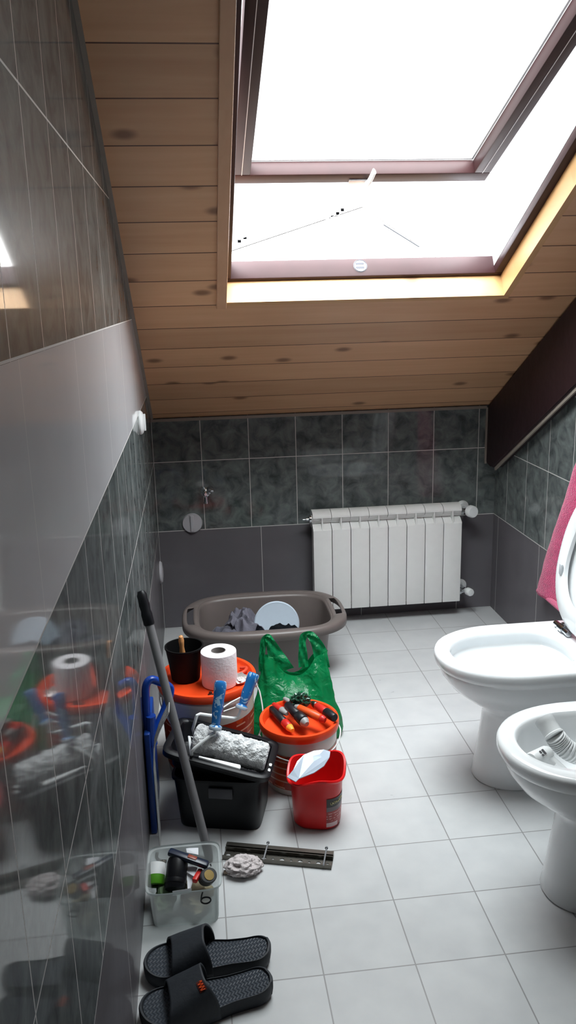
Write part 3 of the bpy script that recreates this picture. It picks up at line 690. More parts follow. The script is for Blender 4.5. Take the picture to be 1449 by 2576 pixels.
# z, centre x, centre y, half width, half depth
KEY = [(0.001, .452, -1.015, .150, .062), (.02, .452, -1.015, .158, .068), (.08, .456, -1.005, .142, .07), (.16, .460, -.985, .118, .055), (.22, .462, -.965, .108, .035), (.268, .462, -.955, .104, .018)]
def kv(z):
    for a, b_ in zip(KEY, KEY[1:]):
        if z <= b_[0]:
            f = (z-a[0])/(b_[0]-a[0]); f = max(0, min(1, f)); return [p+(q-p)*f for p, q in zip(a, b_)]
    return KEY[-1]
for i in range(NZ+1):
    z = .0015+(.268-.0015)*i/NZ; _, cx, cy, hw, hd = kv(z); row = []
    for k in range(NA):
        t = 2*PI*k/NA; c, s = math.cos(t), math.sin(t)
        u = c
        zz = z
        if i > NZ*.5:   # scooped mouth
            zz = z-(.075*math.exp(-(u/.42)**2)*((i/NZ-.5)/.5)**1.6)
        wr = .012*noise.fractal(Vector((c*2.2+z*3, s*1.4+z*7, z*10)), 1, 2, 3)+.006*math.sin(9*t+z*25)*min(1, z*12)
        e = 2.6
        px = hw*math.copysign(abs(c)**(2/e), c); py = hd*math.copysign(abs(s)**(2/e), s)
        row.append((cx+px+wr*c*.7, cy+py+wr*(.5 if z > .01 else 0)*2*s, max(zz, .0015)))
    loops.append(row)
rings(bm, loops, True, True)
def strap(bm, path, widths, nrm=(0, -1, 0), fold=.006):
    P_ = curve(path, 7); n = len(P_); Rr = []
    for i, p in enumerate(P_):
        d = (P_[min(i+1, n-1)]-P_[max(i-1, 0)]).normalized(); sd = d.cross(Vector(nrm)).normalized()
        f = i/(n-1)*(len(widths)-1); a = int(min(f, len(widths)-2)); wd = widths[a]+(widths[a+1]-widths[a])*(f-a)
        nn = sd.cross(d)
        Rr.append([bm.verts.new(p+sd*wd*q+nn*fold*math.sin(q*9+i*.6)) for q in (-.5, -.3, -.1, .1, .3, .5)])
    for a, b_ in zip(Rr, Rr[1:]):
        for j in range(5): bm.faces.new((a[j], a[j+1], b_[j+1], b_[j]))
body = obj('bag_body', bm, M_green, bag, 70)
for pa, wd in (([(.352, -.965, .215), (.356, -.955, .26), (.364, -.945, .305), (.373, -.94, .328), (.384, -.945, .315), (.400, -.96, .270), (.418, -.978, .215)], [.018, .020, .022, .016, .026, .05, .085]),
               ([(.490, -.975, .225), (.490, -.962, .272), (.492, -.95, .312), (.506, -.945, .330), (.528, -.95, .312), (.546, -.962, .272), (.552, -.972, .215)], [.034, .028, .022, .018, .03, .045, .05])):
    bm = NB(); strap(bm, pa, wd); obj('handle', bm, M_green, bag, 80)
# what shows through the film
bm = NB(); blob(bm, (.44, -1.0, .07), (.085, .04, .066), 12, .3, 2, 4, -.06, True); tag(obj('bag_contents', bm, pm('dark_green_stuff', '#1f5a3a', .8)), 'bundle of dark cloth inside the green carrier bag', 'bundle')

# ================================================================ SMALL BUCKET WITH TOOLS
B2 = Vector((.438, -1.256, 0)); b2 = bucket('tool_bucket', 'small paint bucket with an orange lid full of hand tools, behind the red bucket', B2, .116, .200, .026)
bm = NB(); tube(bm, curve([B2+Vector((.108, .02, .178)), B2+Vector((.118, -.03, .16)), B2+Vector((.085, -.085, .135)), B2+Vector((.0, -.117, .12)), B2+Vector((-.085, -.088, .135)), B2+Vector((-.12, -.02, .165))], 8), .002, 8); obj('handle', bm, M_wplas, b2, label='white wire handle')
L2 = .176
M_tdark = pm('tool_black', '#14171c', .4); M_tor = pm('tool_orange', '#e0541f', .4); M_tred = pm('tool_red', '#c2261f', .4); M_tgrey = pm('tool_grey', '#9a9a98', .4)
def tool(name, label, cat, a, b_, r, parts):
    """parts: list of (part name, material, start fraction, end fraction, radius scale, taper)"""
    a = Vector(a); b_ = Vector(b_); L = (b_-a).length; t = thing(name, label, cat, a, group=None)
    for nm, mt, f0, f1, s0, s1 in parts:
        bm = NB(); l0, l1 = f0*L, f1*L; e = min(.003, (l1-l0)*.2)
        lathe(bm, [(.0004, l0), (r*s0*.8, l0), (r*s0, l0+e), (r*(s0+s1)/2*1.04, (l0+l1)/2), (r*s1, l1-e), (r*s1*.8, l1), (.0004, l1)], a, b_-a, 16); obj(nm, bm, mt, t, 50)
    return t
zt = L2+.018
tool('cutter_knife', 'dark cutter with a red and yellow end on the left of the tool bucket lid', 'knife', at(682, 1782, zt), at(736, 1838, zt), .012, [('body', M_tdark, 0, .62, .8, 1.0), ('grip', M_tred, .62, .84, 1.0, 1.0), ('end_cap', pm('tool_yellow', '#e8a23a', .4), .84, 1, .95, .6)])
tool('screwdriver', 'red handled screwdriver with a grey tip across the back of the tool bucket', 'screwdriver', at(688, 1772, zt+.004), at(722, 1796, zt+.012), .010, [('handle', M_tred, 0, .6, .8, 1), ('collar', M_tgrey, .6, 1, 1.15, .7)])
tool('rubber_mallet', 'thick black tool with a grey rounded end in the middle of the tool bucket', 'tool', at(722, 1772, zt+.026), at(772, 1822, zt+.016), .015, [('handle', M_tdark, 0, .55, .75, .9), ('head', M_tdark, .55, .85, 1.05, 1.1), ('tip', M_tgrey, .85, 1, 1.0, .6)])
tool('utility_knife', 'orange handled knife lying over the black tool in the tool bucket', 'knife', at(742, 1776, zt+.034), at(818, 1812, zt+.022), .0115, [('blade_holder', M_tgrey, 0, .12, .5, .8), ('handle', M_tor, .12, .85, .95, 1.05), ('end_cap', M_tred, .85, 1, 1.05, .8)])
tool('pliers', 'red and black handled pliers at the right edge of the tool bucket lid', 'pliers', at(785, 1768, zt+.010), at(842, 1806, zt+.024), .0125, [('jaw', M_steel, 0, .2, .6, .9), ('handle', M_tred, .2, .62, .9, 1), ('grip', M_tdark, .62, 1, 1.1, 1)])
tool('chisel', 'small grey and black chisel at the far edge of the tool bucket lid', 'chisel', at(715, 1757, zt+.014), at(752, 1780, zt+.02), .009, [('blade', M_tgrey, 0, .45, .7, .9), ('handle', M_tdark, .45, 1, 1.1, 1)])
bm = NB(); blob(bm, at(756, 1762, zt+.030), (.026, .018, .020), 9, .6, 2.5, 4, None, True); tag(obj('plastic_wrapper', bm, pm('dark_green_film', '#1d4434', .2, spec=.7), None, 60), 'crumpled dark green plastic wrapper on top of the tools in the bucket', 'wrapper')

# ================================================================ RED BUCKET WITH FILLING KNIFE
RC = Vector((.458, -1.462, 0))
rb = thing('red_bucket', 'small bright red plastic bucket with a dark printed label, nearest of the buckets', 'bucket', RC)
M_red = pm('red_plastic', '#d31a1c', .32, var=.04, sss=.08)
def rl(a, b_, z, tilt=0, rot=-.25):
    o = []
    for x, y in sup(a, b_, 2.8, 72):
        X_, Y_ = x*math.cos(rot)-y*math.sin(rot), x*math.sin(rot)+y*math.cos(rot)
        ang = math.atan2(Y_, X_)
        zz = z+tilt*(.55*math.cos(ang-.45)+.45*math.cos(3*(ang-.45)))
        o.append((RC.x+X_, RC.y+Y_, zz))
    return o
bm = NB(); rings(bm, [rl(.058, .052, .0008), rl(.062, .056, .006), rl(.064, .058, .01), rl(.067, .061, .06), rl(.070, .064, .125, .003), rl(.072, .066, .145, .010), rl(.079, .073, .149, .013), rl(.081, .075, .154, .016), rl(.079, .073, .158, .018), rl(.074, .068, .157, .018), rl(.066, .060, .12, .006), rl(.06, .054, .02), rl(.056, .05, .012)], True, True, True); obj('body', bm, M_red, rb, 45)
# label on the right front side
m_, nt, b_ = newmat('red_label'); tc = nt.nodes.new('ShaderNodeTexCoord'); sp = nt.nodes.new('ShaderNodeSeparateXYZ'); nt.links.new(tc.outputs['UV'], sp.inputs[0])
u = E_(nt, sp.outputs[0]); v = E_(nt, sp.outputs[1])
nz = nt.nodes.new('ShaderNodeTexNoise'); nz.inputs['Scale'].default_value = 9; nt.links.new(tc.outputs['UV'], nz.inputs['Vector'])
fz = E_(nt, nz.outputs['Fac'])
c = mix(nt, v.gt(.70), lin('#9c2a28'), lin('#23201f'))
c = mix(nt, v.gt(.55)*v.lt(.70), c, lin('#6e5f63'))
c = mix(nt, ((v*11).fract().lt(.35))*v.lt(.5)*v.gt(.2)*fz.gt(.48), c, lin('#c98f8a'))
c = mix(nt, v.lt(.15)*u.lt(.55), c, lin('#d8b8b8'))
nt.links.new(c, b_.inputs['Base Color']); b_.inputs['Roughness'].default_value = .4
bm = NB(); uvl = bm.loops.layers.uv.new('UVMap'); NU, NV = 14, 10; G = []
outer = [rl(.064+.0010, .058+.0010, .012), rl(.0690+.0010, .0630+.0010, .100)]
ks = [k for k in range(72) if -88 <= (k/72*360+180) % 360-180-14.3 <= -14]; ks.sort(key=lambda k: (k/72*360+180) % 360)
for j in range(NV+1):
    f = j/NV; G.append([bm.verts.new(Vector(outer[0][k])*(1-f)+Vector(outer[1][k])*f) for k in ks])
nk = len(ks)
for j in range(NV):
    for i in range(nk-1):
        fc = bm.faces.new((G[j][i], G[j][i+1], G[j+1][i+1], G[j+1][i]))
        for lp, (a, b2_) in zip(fc.loops, ((i, j), (i+1, j), (i+1, j+1), (i, j+1))): lp[uvl].uv = (a/(nk-1), b2_/NV)
lab = obj('label', bm, m_, rb, label='dark and pale printed label')
# pale lettering stroke in the black band
bm = NB(); pts = []
for i in range(40):
    f = i/39; kk = ks[int(2+f*(nk-5))]; p = Vector(outer[0][kk])*(1-.83)+Vector(outer[1][kk])*.83; p = RC+(p-RC)*1.0; d = Vector((p.x-RC.x, p.y-RC.y, 0)).normalized(); pts.append(p+d*.0008+Vector((0, 0, .004*math.sin(i*1.25)*(1-.3*f)+.004*f)))
tube(bm, pts, .0009, 6); obj('script_print', bm, pm('cream_print', '#d9cf9a', .5), lab)
# leaf shaped filling knife lying across the rim
LP = [at(x, y, z) for x, y, z in ((722, 1956, .163), (744, 1968, .163), (752, 1960, .165), (790, 1945, .176), (815, 1928, .186), (829, 1906, .194), (831, 1892, .197), (815, 1887, .199), (790, 1890, .197), (765, 1900, .191), (748, 1916, .183), (738, 1938, .172), (728, 1950, .165))]
bm = NB(); prism(bm, LP, (0, .0006, .0016)); tag(obj('scraper_blade', bm, pm('blue_grey_steel', '#aab6c4', .35, metal=.25, var=.04), None, 0), 'pale blue grey leaf shaped scraper blade lying across the red bucket rim', 'scraper')

# ================================================================ BLACK PAINT BOX, TRAY AND ROLLERS
RB = math.radians(-14); BC = Vector((.207, -1.388, 0))
pbx = thing('paint_box', 'deep black rectangular plastic paint box on the floor holding the roller tray', 'box', BC, RB, world=False)
def bl(a, b_, z, e=7, n=64): return [(x, y, z) for x, y in sup(a, b_, e, n, .01)]
M_bbox = pm('navy_black_plastic', '#0a0c12', .42, var=.08, spec=.35)
bm = NB(); rings(bm, [bl(.111, .084, .0008), bl(.113, .086, .005), bl(.119, .093, .10), bl(.123, .097, .148), bl(.128, .101, .149), bl(.128, .101, .156), bl(.121, .095, .156), bl(.116, .091, .1), bl(.109, .083, .008)], True, True, True); obj('body', bm, M_bbox, pbx, 45)
bm = NB(); box(bm, (-.02, -.1035, .105), (.045, -.097, .135), .002, 2); obj('sticker', bm, pm('faded_sticker', '#4d4d52', .6), pbx, label='small faded grey sticker')
TL_, TFR, TR, TBk = at(404, 1890, .240), at(672, 1965, .172), at(708, 1865, .172), at(452, 1802, .240)
tc_ = (TL_+TFR+TR+TBk)/4; tu = ((TFR-TL_)+(TR-TBk))/2; tv = ((TBk-TL_)+(TR-TFR))/2
lu, lv = tu.length, tv.length; tu.normalize(); tn = tu.cross(tv).normalized(); tv = tn.cross(tu)
tray = thing('roller_tray', 'black roller tray tilted on top of the deep black paint box', 'tray', tc_)
def ty(a, b_, h, e=8, du=0): return [tc_+tu*(x+du)+tv*y+tn*h for x, y in sup(a, b_, e, 64, .01)]
hu, hv = lu/2, lv/2
bm = NB(); rings(bm, [ty(hu, hv, -.014), ty(hu+.001, hv+.001, 0), ty(hu-.004, hv-.004, .003), ty(hu-.016, hv-.016, .002), ty(hu-.019, hv-.019, -.003), ty(hu-.028, hv-.027, -.052), ty(hu-.034, hv-.033, -.056)], True, False, True); obj('basin', bm, M_black, tray, 50, solid=.002)
bm = NB(); 
for k in range(7):
    p = tc_+tu*(-.09+.03*k)-tn*.054; bar(bm, p-tv*(hv-.045), p+tv*(hv-.045), .005, .004, tn)
obj('ribs', bm, M_black, tray)
sp_ = [tc_+tu*(hu-.008)+tv*a+tn*.003 for a in (-.055, -.03)]
bm = NB()
for p in sp_: blob(bm, p, (.005, .008, .0016), int(p.y*1000) % 9, .4, 2, 2)
obj('paint_drips', bm, M_wplas, tray, label='white paint drips on the tray rim')
# fluffy roller
ra, rb_ = at(487, 1856, .252), at(672, 1908, .198); rd = (rb_-ra)
rol = thing('paint_roller', 'big fluffy white paint roller with an upright blue handle lying in the black tray', 'roller', ra)
def sleeve_mat():
    m, nt, b = newmat('fluffy_pile'); tc = nt.nodes.new('ShaderNodeTexCoord')
    nz = nt.nodes.new('ShaderNodeTexNoise'); nz.inputs['Scale'].default_value = 55; nz.inputs['Detail'].default_value = 4; nt.links.new(tc.outputs['Object'], nz.inputs['Vector'])
    mr = nt.nodes.new('ShaderNodeMapRange'); mr.inputs[1].default_value = .36; mr.inputs[2].default_value = .56; nt.links.new(nz.outputs['Fac'], mr.inputs[0])
    nt.links.new(mix(nt, mr.outputs[0], lin('#b4b6b8'), lin('#ebecec')), b.inputs['Base Color']); b.inputs['Roughness'].default_value = .95; b.inputs['Specular IOR Level'].default_value = .1
    bp = nt.nodes.new('ShaderNodeBump'); bp.inputs['Strength'].default_value = .9; bp.inputs['Distance'].default_value = .008
    n2 = nt.nodes.new('ShaderNodeTexNoise'); n2.inputs['Scale'].default_value = 190; n2.inputs['Detail'].default_value = 3; nt.links.new(tc.outputs['Object'], n2.inputs['Vector'])
    nt.links.new((E_(nt, n2.outputs['Fac'])+E_(nt, nz.outputs['Fac'])).v, bp.inputs['Height']); nt.links.new(bp.outputs['Normal'], b.inputs['Normal']); return m
bm = NB(); NL, NC = 90, 60; d = rd.normalized(); x_, y_ = frame_from(d); LL = []
for i in range(NL+1):
    f = i/NL; edge = min(1, (min(f, 1-f)*rd.length+.0005)/.008)**.5
    row = []
    for k in range(NC):
        t = 2*PI*k/NC; q = Vector((math.cos(t)*1.4, math.sin(t)*1.4, f*7))
        r = .039*(.72+.28*edge)+.0035*noise.fractal(q*2.2, 1, 2, 4)+.0018*noise.noise(q*11)-.002*abs(noise.noise(q*3+Vector((5, 1, 2))))
        row.append(ra+rd*f+(x_*math.cos(t)+y_*math.sin(t))*r)
    LL.append(row)
rings(bm, LL, True, True, True); obj('sleeve', bm, sleeve_mat(), rol, 80)
def roller_handle(par, base, top, wirepts, tint):
    d = top-base; L = d.length
    bm = NB(); lathe(bm, [(.0005, 0), (.0125, 0), (.0165, .002), (.0165, .010), (.0115, .014), (.0125, L*.25), (.0155, L*.45), (.0145, L*.62), (.0165, L*.8), (.0170, L*.93), (.014, L*.985), (.0005, L)], base, d, 22); h = obj('handle', bm, tint, par, 50, label='shiny blue handle')
    bm = NB(); lathe(bm, [(.0168, .0008), (.0175, .002), (.0175, .009), (.0168, .0102)], base, d, 22); obj('collar', bm, MATS['pale_blue_plastic'], h)
    bm = NB(); tube(bm, wirepts, .0044, 10); obj('wire_frame', bm, M_wplas, par, 60, label='white bent wire frame')
m, nt, b = newmat('marbled_blue'); tc = nt.nodes.new('ShaderNodeTexCoord'); nz = nt.nodes.new('ShaderNodeTexNoise'); nz.inputs['Scale'].default_value = 38; nz.inputs['Detail'].default_value = 2; nz.inputs['Distortion'].default_value = 1.5; nt.links.new(tc.outputs['Object'], nz.inputs['Vector'])
nt.links.new(mix(nt, E_(nt, nz.outputs['Fac']).gt(.56), lin('#2472b8'), lin('#9fc3de')), b.inputs['Base Color']); b.inputs['Roughness'].default_value = .2; b.inputs['Coat Weight'].default_value = .5
M_marb = m
hb, ht = atY(541, 1836, -1.452), atY(556, 1712, -1.415)
roller_handle(rol, hb, ht, [hb+(ht-hb)*.05, hb-(ht-hb)*.08, atY(526, 1853, -1.462), atY(490, 1882, -1.475), atY(483, 1890, -1.475), atY(482, 1903, -1.462), ra-d*.012, ra+d*.01], M_marb)
rf = thing('spare_roller', 'spare white wire roller frame with a blue handle leaning behind the fluffy roller', 'roller', atY(600, 1790, -1.36))
hb, ht = atY(606, 1784, -1.345), atY(640, 1692, -1.31)
roller_handle(rf, hb, ht, [hb+(ht-hb)*.05, atY(603, 1795, -1.347), atY(598, 1804, -1.35), atY(588, 1807, -1.352), atY(545, 1802, -1.37), atY(503, 1796, -1.385), atY(496, 1799, -1.39), atY(485, 1834, -1.385), atY(488, 1848, -1.37), atY(505, 1852, -1.35)], M_marb)
bm = NB(); P0, P1 = atY(557, 1783, -1.33), atY(604, 1755, -1.30); tube(bm, [P0, P0+(P1-P0)*.5+Vector((0, 0, .002)), P1], .0024, 8); P0, P1 = atY(562, 1790, -1.335), atY(600, 1776, -1.31); tube(bm, [P0, P1], .0018, 8)
obj('hook_wire', bm, M_wplas, rf, 60)
sa, sb = at(500, 1906, .247), at(604, 1932, .216); sd = (sb-sa); sn = sd.normalized().cross(Vector((0, 0, 1)))
bm = NB(); prism(bm, [sa+sn*.003, sa-sn*.003, sa+sd*.55-sn*.007, sb-sn*.010, sb+sd*.02, sb+sn*.010, sa+sd*.55+sn*.007], (0, 0, .004)); bmesh.ops.bevel(bm, geom=bm.edges[:], offset=.001, segments=1, affect='EDGES')
tag(obj('stirring_stick', bm, M_wplas), 'white flat stirring stick lying along the front rim of the black tray', 'stick')

# ================================================================ BLUE SCREEN, MESH AND POLE BY THE LEFT WALL
bp_ = thing('paint_grid', 'blue plastic paint grid with a carrying loop standing against the left wall', 'paint grid', (.015, -1.36, 0))
bm = NB(); box(bm, (.004, -1.468, .0008), (.020, -1.25, .30), .004, 3); obj('panel', bm, pm('shaded_blue', '#123a86', .35), bp_)  # darker blue than the loop: shade put into the panel colour
lp = [atY(366, 1835, -1.43), atY(364, 1770, -1.42), atY(367, 1728, -1.41), atY(378, 1710, -1.40), atY(398, 1714, -1.39), atY(420, 1724, -1.385), atY(428, 1738, -1.385), atY(416, 1782, -1.40), atY(402, 1815, -1.415), atY(388, 1845, -1.43), atY(379, 1868, -1.44)]
lp = [Vector((max(p.x, .012), p.y, p.z)) for p in lp]
bm = NB(); tube(bm, curve(lp, 6), .0125, 12, True, (1, .85)); obj('carry_loop', bm, M_blue, bp_)
bm = NB(); tube(bm, curve([atY(379, 1800, -1.43), atY(380, 1840, -1.435), atY(384, 1872, -1.44)], 6), .019, 12, True, (1, .7)); obj('web', bm, M_blue, bp_)
# expanded metal mesh
ms = thing('wire_mesh', 'bent silvery wire mesh sheet beside the blue paint grid at the left wall', 'mesh', (.03, -1.36, 0))
def mp(s, y):
    K = [(0, .030, .003), (.08, .0295, .084), (.16, .029, .161), (.24, .0285, .237), (.297, .0325, .293), (.337, .047, .334), (.37, .061, .364), (.40, .076, .391)]
    for a, b2_ in zip(K, K[1:]):
        if s <= b2_[0]: f = (s-a[0])/(b2_[0]-a[0]); return Vector((a[1]+(b2_[1]-a[1])*f, y, a[2]+(b2_[2]-a[2])*f))
    return Vector((K[-1][1], y, K[-1][2]))
bm = NB(); Y0, Y1 = -1.530, -1.478; pit = .0125
for sg in (1, -1):
    for k in range(-30, 60):
        P_ = []
        for i in range(0, 81):
            s = i*.005; y = Y0+k*pit+sg*s*.55
            if Y0-1e-6 <= y <= Y1: P_.append(mp(s, y))
        if len(P_) > 2: tube(bm, P_, .0012, 4, True)
for y in (Y0, Y1): tube(bm, [mp(i*.005, y) for i in range(81)], .0016, 6)
tube(bm, [mp(.40, Y0), mp(.40, Y1)], .0016, 6); tube(bm, [mp(0, Y0), mp(0, Y1)], .0016, 6)
obj('lattice', bm, pm('zinc_wire', '#c2c3c2', .4, metal=.6), ms, 60)
# pole
pa, pb = at(529, 2166, 0), Vector((.0148, -1.36, .662)); pd_ = (pb-pa)
pole = thing('broom_pole', 'grey extension pole with a black grip leaning from the floor to the left wall', 'pole', pa)
pa = pa+pd_.normalized()*.004
bm = NB(); tube(bm, [pa, pa+pd_*.02, pa+pd_*.9], [.009, .0115, .0115], 20); obj('shaft', bm, pm('grey_coated_tube', '#6f6e70', .4, var=.05), pole)
bm = NB(); lathe(bm, [(.0005, 0), (.0125, 0), (.0145, .004), (.0150, .03), (.013, .04), (.0145, .055), (.013, .07), (.0135, .082), (.009, .092), (.0005, .094)], pa+pd_*.86, pd_, 20); obj('grip', bm, M_black, pole, label='black ribbed grip')
bm = NB(); lathe(bm, [(.0005, 0), (.003, 0), (.004, .0015), (.0005, .003)], pa+pd_*.065+Vector((.003, -.0105, .004)), (.2, -1, .2), 10); obj('rivet', bm, M_chrome, pole)

# ================================================================ METAL CHANNEL, RAG, BRUSH HANDLE
ca, cb_ = Vector((.196, -1.580, 0)), at(836, 2172, .004); cdv = (cb_-ca); cdv.z = 0; CL = cdv.length; cdv.normalize(); cpn = Vector((-cdv.y, cdv.x, 0))
chn = thing('metal_channel', 'perforated dark metal channel lying on the floor tiles right of the clear box', 'metal profile', ca)
def cp(a, b_, h): return Vector((ca.x, ca.y, .0008))+cdv*a+cpn*b_+Vector((0, 0, h))
bm = NB()
for b0, b1_, h0, h1 in ((.020, .034, 0, .014), ):
    prism(bm, [cp(0, b0, h0), cp(0, b1_, h0), cp(0, b1_, h1), cp(0, b0, h1)], cdv*CL)
obj('rail', bm, M_steel, chn, 20)
bm = NB(); ctr = -.002; NH = 12; hw_ = .0155
holes = [(CL*(k+.5)/NH, (.0062 if k % 2 == 0 else .0036)) for k in range(NH)]
for hx_, hr in holes:      # strip cut into cells, each with a round hole
    x0, x1 = hx_-CL/NH/2, hx_+CL/NH/2; n = 24
    for side, hgt in ((1, .0022), (-1, 0.0)):
        inner = [bm.verts.new(cp(hx_+hr*math.cos(2*PI*i/n), ctr+hr*math.sin(2*PI*i/n), hgt)) for i in range(n)]
        outer_ = []
        for i in range(n):
            c, s = math.cos(2*PI*i/n), math.sin(2*PI*i/n); k = min((x1-x0)/2/max(abs(c), 1e-6), hw_/max(abs(s), 1e-6)); outer_.append(bm.verts.new(cp(hx_+c*k, ctr+s*k, hgt)))
        for i in range(n): bm.faces.new((inner[i], inner[(i+1) % n], outer_[(i+1) % n], outer_[i]))
        if side == 1: top_i = inner
        else:
            for i in range(n): bm.faces.new((top_i[i], top_i[(i+1) % n], inner[(i+1) % n], inner[i]))
prism(bm, [cp(0, ctr-hw_, 0), cp(0, ctr-hw_-.002, 0), cp(0, ctr-hw_-.002, .012), cp(0, ctr-hw_, .012)], cdv*CL); prism(bm, [cp(0, ctr+hw_, 0), cp(0, ctr+hw_+.002, 0), cp(0, ctr+hw_+.002, .013), cp(0, ctr+hw_, .013)], cdv*CL)
obj('perforated_strip', bm, M_steel, chn, 20)
for a in (.385, .93):
    bm = NB(); tube(bm, [cp(CL*a, -.022, .012), cp(CL*a, .038, .017)], .0022, 8); lathe(bm, [(.0005, 0), (.0042, 0), (.0042, .004), (.0005, .0045)], cp(CL*a, .038, .017), cpn, 6); obj('bolt', bm, pm('zinc_grey', '#85878a', .4, metal=.3), chn)
bm = NB(); rc_ = at(612, 2178, .018); blob(bm, rc_, (.042, .030, .020), 6, .38, 2.4, 5, -.0172, True); tag(obj('rag', bm, pm('off_white_rag', '#cdc4c4', .95, bump=.7, bscale=140, spec=.1), None, 80), 'crumpled off white rag on the floor tiles in front of the metal channel', 'rag')
ga, gb = at(563, 2194, .006), at(592, 2193, .006); bm = NB(); lathe(bm, [(.0005, 0), (.0045, 0), (.005, .004), (.0042, .02), (.005, (gb-ga).length)], ga, gb-ga, 14, False, True); tag(obj('wooden_stick', bm, pm('raw_wood', '#9b8878', .7)), 'short wooden stick end poking out from under the off white rag', 'stick')

# ================================================================ CLEAR STORAGE BOX
KC = Vector((.099, -1.757, 0))
cbx = thing('storage_box', 'clear plastic storage box full of small tools on the floor by the left wall', 'box', KC)
M_clear = sheet_mat('frosted_clear', '#cfd4d4', .52, .35, .22, '#e3e9e8')
def kl(a, b_, z, dy=0, e=7): return [(KC.x+x, KC.y+y+dy, z) for x, y in sup(a, b_, e, 72, .01)]
bm = NB(); rings(bm, [kl(.072, .060, .001), kl(.076, .064, .004), kl(.080, .078, .095), kl(.0815, .080, .106), kl(.0865, .085, .107), kl(.0875, .086, .111), kl(.0875, .086, .106)], True, True); obj('shell', bm, M_clear, cbx, 50)
bm = NB(); q0 = Y_ = -1.757-.0765; gc = atY(518, 2264, -1.835); ring_ = [gc+Vector((.011*math.cos(2*PI*i/24), -.0012, .0085*math.sin(2*PI*i/24))) for i in range(25)]
tube(bm, ring_, .0019, 6, False); tube(bm, [gc+Vector((-.011, -.0012, 0)), gc+Vector((-.009, -.0012, .014)), gc+Vector((-.006, -.0012, .023))], .0019, 6); obj('marker_digit', bm, M_tdark, cbx, label='dark handwritten mark like a 6')
CO = 'small tools in the clear box'
def c_tag(o, l, c): return tag(o, l, c, CO)
ka, kb = at(424, 2142, .128), at(526, 2178, .104); kn = thing('box_cutter', 'dark blue box cutter lying across the top of the clear storage box', 'knife', ka, group=CO)
bm = NB(); dd = (kb-ka); bar(bm, ka, ka+dd*.98, .020, .014, Vector((0, 0, 1)), .005); obj('body', bm, pm('navy_plastic', '#1b2538', .3), kn)
bm = NB(); bar(bm, ka+dd*.48+Vector((0, 0, .006)), ka+dd*.70+Vector((0, 0, .006)), .012, .006, Vector((0, 0, 1)), .002); obj('slider', bm, pm('rust_red_plastic', '#8a3a25', .4), kn)
bm = NB(); lathe(bm, [(.0005, 0), (.0045, 0), (.0045, .003), (.0005, .004)], kb+Vector((.002, .003, .0)), (1, .2, .4), 14); obj('end_screw', bm, M_chrome, kn)
sp0 = thing('black_spray_cap', 'tall black cylinder standing in the middle of the clear storage box', 'cylinder', (.09, -1.775, .004), group=CO)
sA, sB = at(440, 2238, .066), at(448, 2158, .108); bm = NB(); lathe(bm, [(.0005, 0), (.023, 0), (.025, .003), (.025, (sB-sA).length*.8), (.022, (sB-sA).length*.97), (.0005, (sB-sA).length)], sA, sB-sA, 30); obj('cylinder', bm, M_black, sp0)
bm = NB(); lathe(bm, [(.026, .012), (.0262, .014), (.0262, .02), (.026, .022)], sA, sB-sA, 30); obj('ridge', bm, M_black, sp0)
tp = thing('tape_roll', 'green tape roll with a white label at the left of the clear storage box', 'tape', (.048, -1.765, .05), group=CO)
tA, tB = at(392, 2228, .055), at(394, 2172, .085); bm = NB(); lathe(bm, [(.010, .0), (.021, 0), (.022, .002), (.022, (tB-tA).length*.42), (.010, (tB-tA).length*.42)], tA, tB-tA, 28); obj('green_part', bm, pm('lime_green', '#4d8f1f', .4), tp)
bm = NB(); lathe(bm, [(.0205, (tB-tA).length*.421), (.0215, (tB-tA).length*.43), (.021, (tB-tA).length*.98), (.0005, (tB-tA).length)], tA, tB-tA, 28, True); obj('white_label', bm, M_wplas, tp)
tm = thing('tape_measure', 'grey and brass tape measure at the right of the clear storage box', 'tape measure', at(522, 2208, .085), group=CO)
tcx = at(522, 2206, .085); bm = NB(); lathe(bm, [(.0005, -.011), (.019, -.011), (.0215, -.008), (.0215, .008), (.019, .011), (.0005, .011)], tcx, (.35, -.5, .8), 30, False, False, 1, .85); obj('case', bm, pm('gunmetal_plastic', '#3c3d3f', .35), tm)
bm = NB(); lathe(bm, [(.0005, .0112), (.012, .0112), (.012, .0125), (.0005, .0126)], tcx, (.35, -.5, .8), 24); obj('brass_badge', bm, pm('brass_badge', '#9a8350', .35, metal=.5), tm)
bm = NB(); box(bm, (-.006, -.02, -.006), (.006, .02, .006), .003, 2, Matrix.Translation(at(497, 2203, .09)) @ Matrix.Rotation(-.4, 4, 'Z')); c_tag(obj('red_lighter', bm, M_tred), 'bright red plastic lighter beside the tape measure in the clear box', 'lighter')
for pts_, nm, lb in (([(470, 2198, .086), (490, 2202, .086), (480, 2236, .07), (472, 2237, .07)], 'receipt', 'white folded receipt between the black cylinder and red lighter in the clear box'),
                     ([(467, 2174, .094), (497, 2184, .094), (488, 2206, .090), (464, 2192, .090)], 'sachet', 'pale grey sachet under the box cutter in the clear box'),
                     ([(468, 2135, .100), (499, 2134, .100), (499, 2152, .096), (470, 2146, .096)], 'paper_card', 'white card at the back of the clear storage box'),
                     ([(434, 2243, .080), (482, 2236, .080), (482, 2246, .066), (434, 2254, .066)], 'plastic_sleeve', 'pale plastic sleeve along the front inside the clear box')):
    bm = NB(); prism(bm, [at(*q) for q in pts_], (0, .0004, .0014)); c_tag(obj(nm, bm, pm('paper_white', '#dcdde2', .7, var=.02), None, 0), lb, nm.split('_')[-1])
bm = NB(); tube(bm, curve([at(395, 2147, .075), at(394, 2158, .075), at(402, 2165, .075), at(418, 2167, .075)], 6), .004, 8); c_tag(obj('hook_wrench', bm, M_steel), 'small bent grey hook wrench at the back left of the clear box', 'wrench')
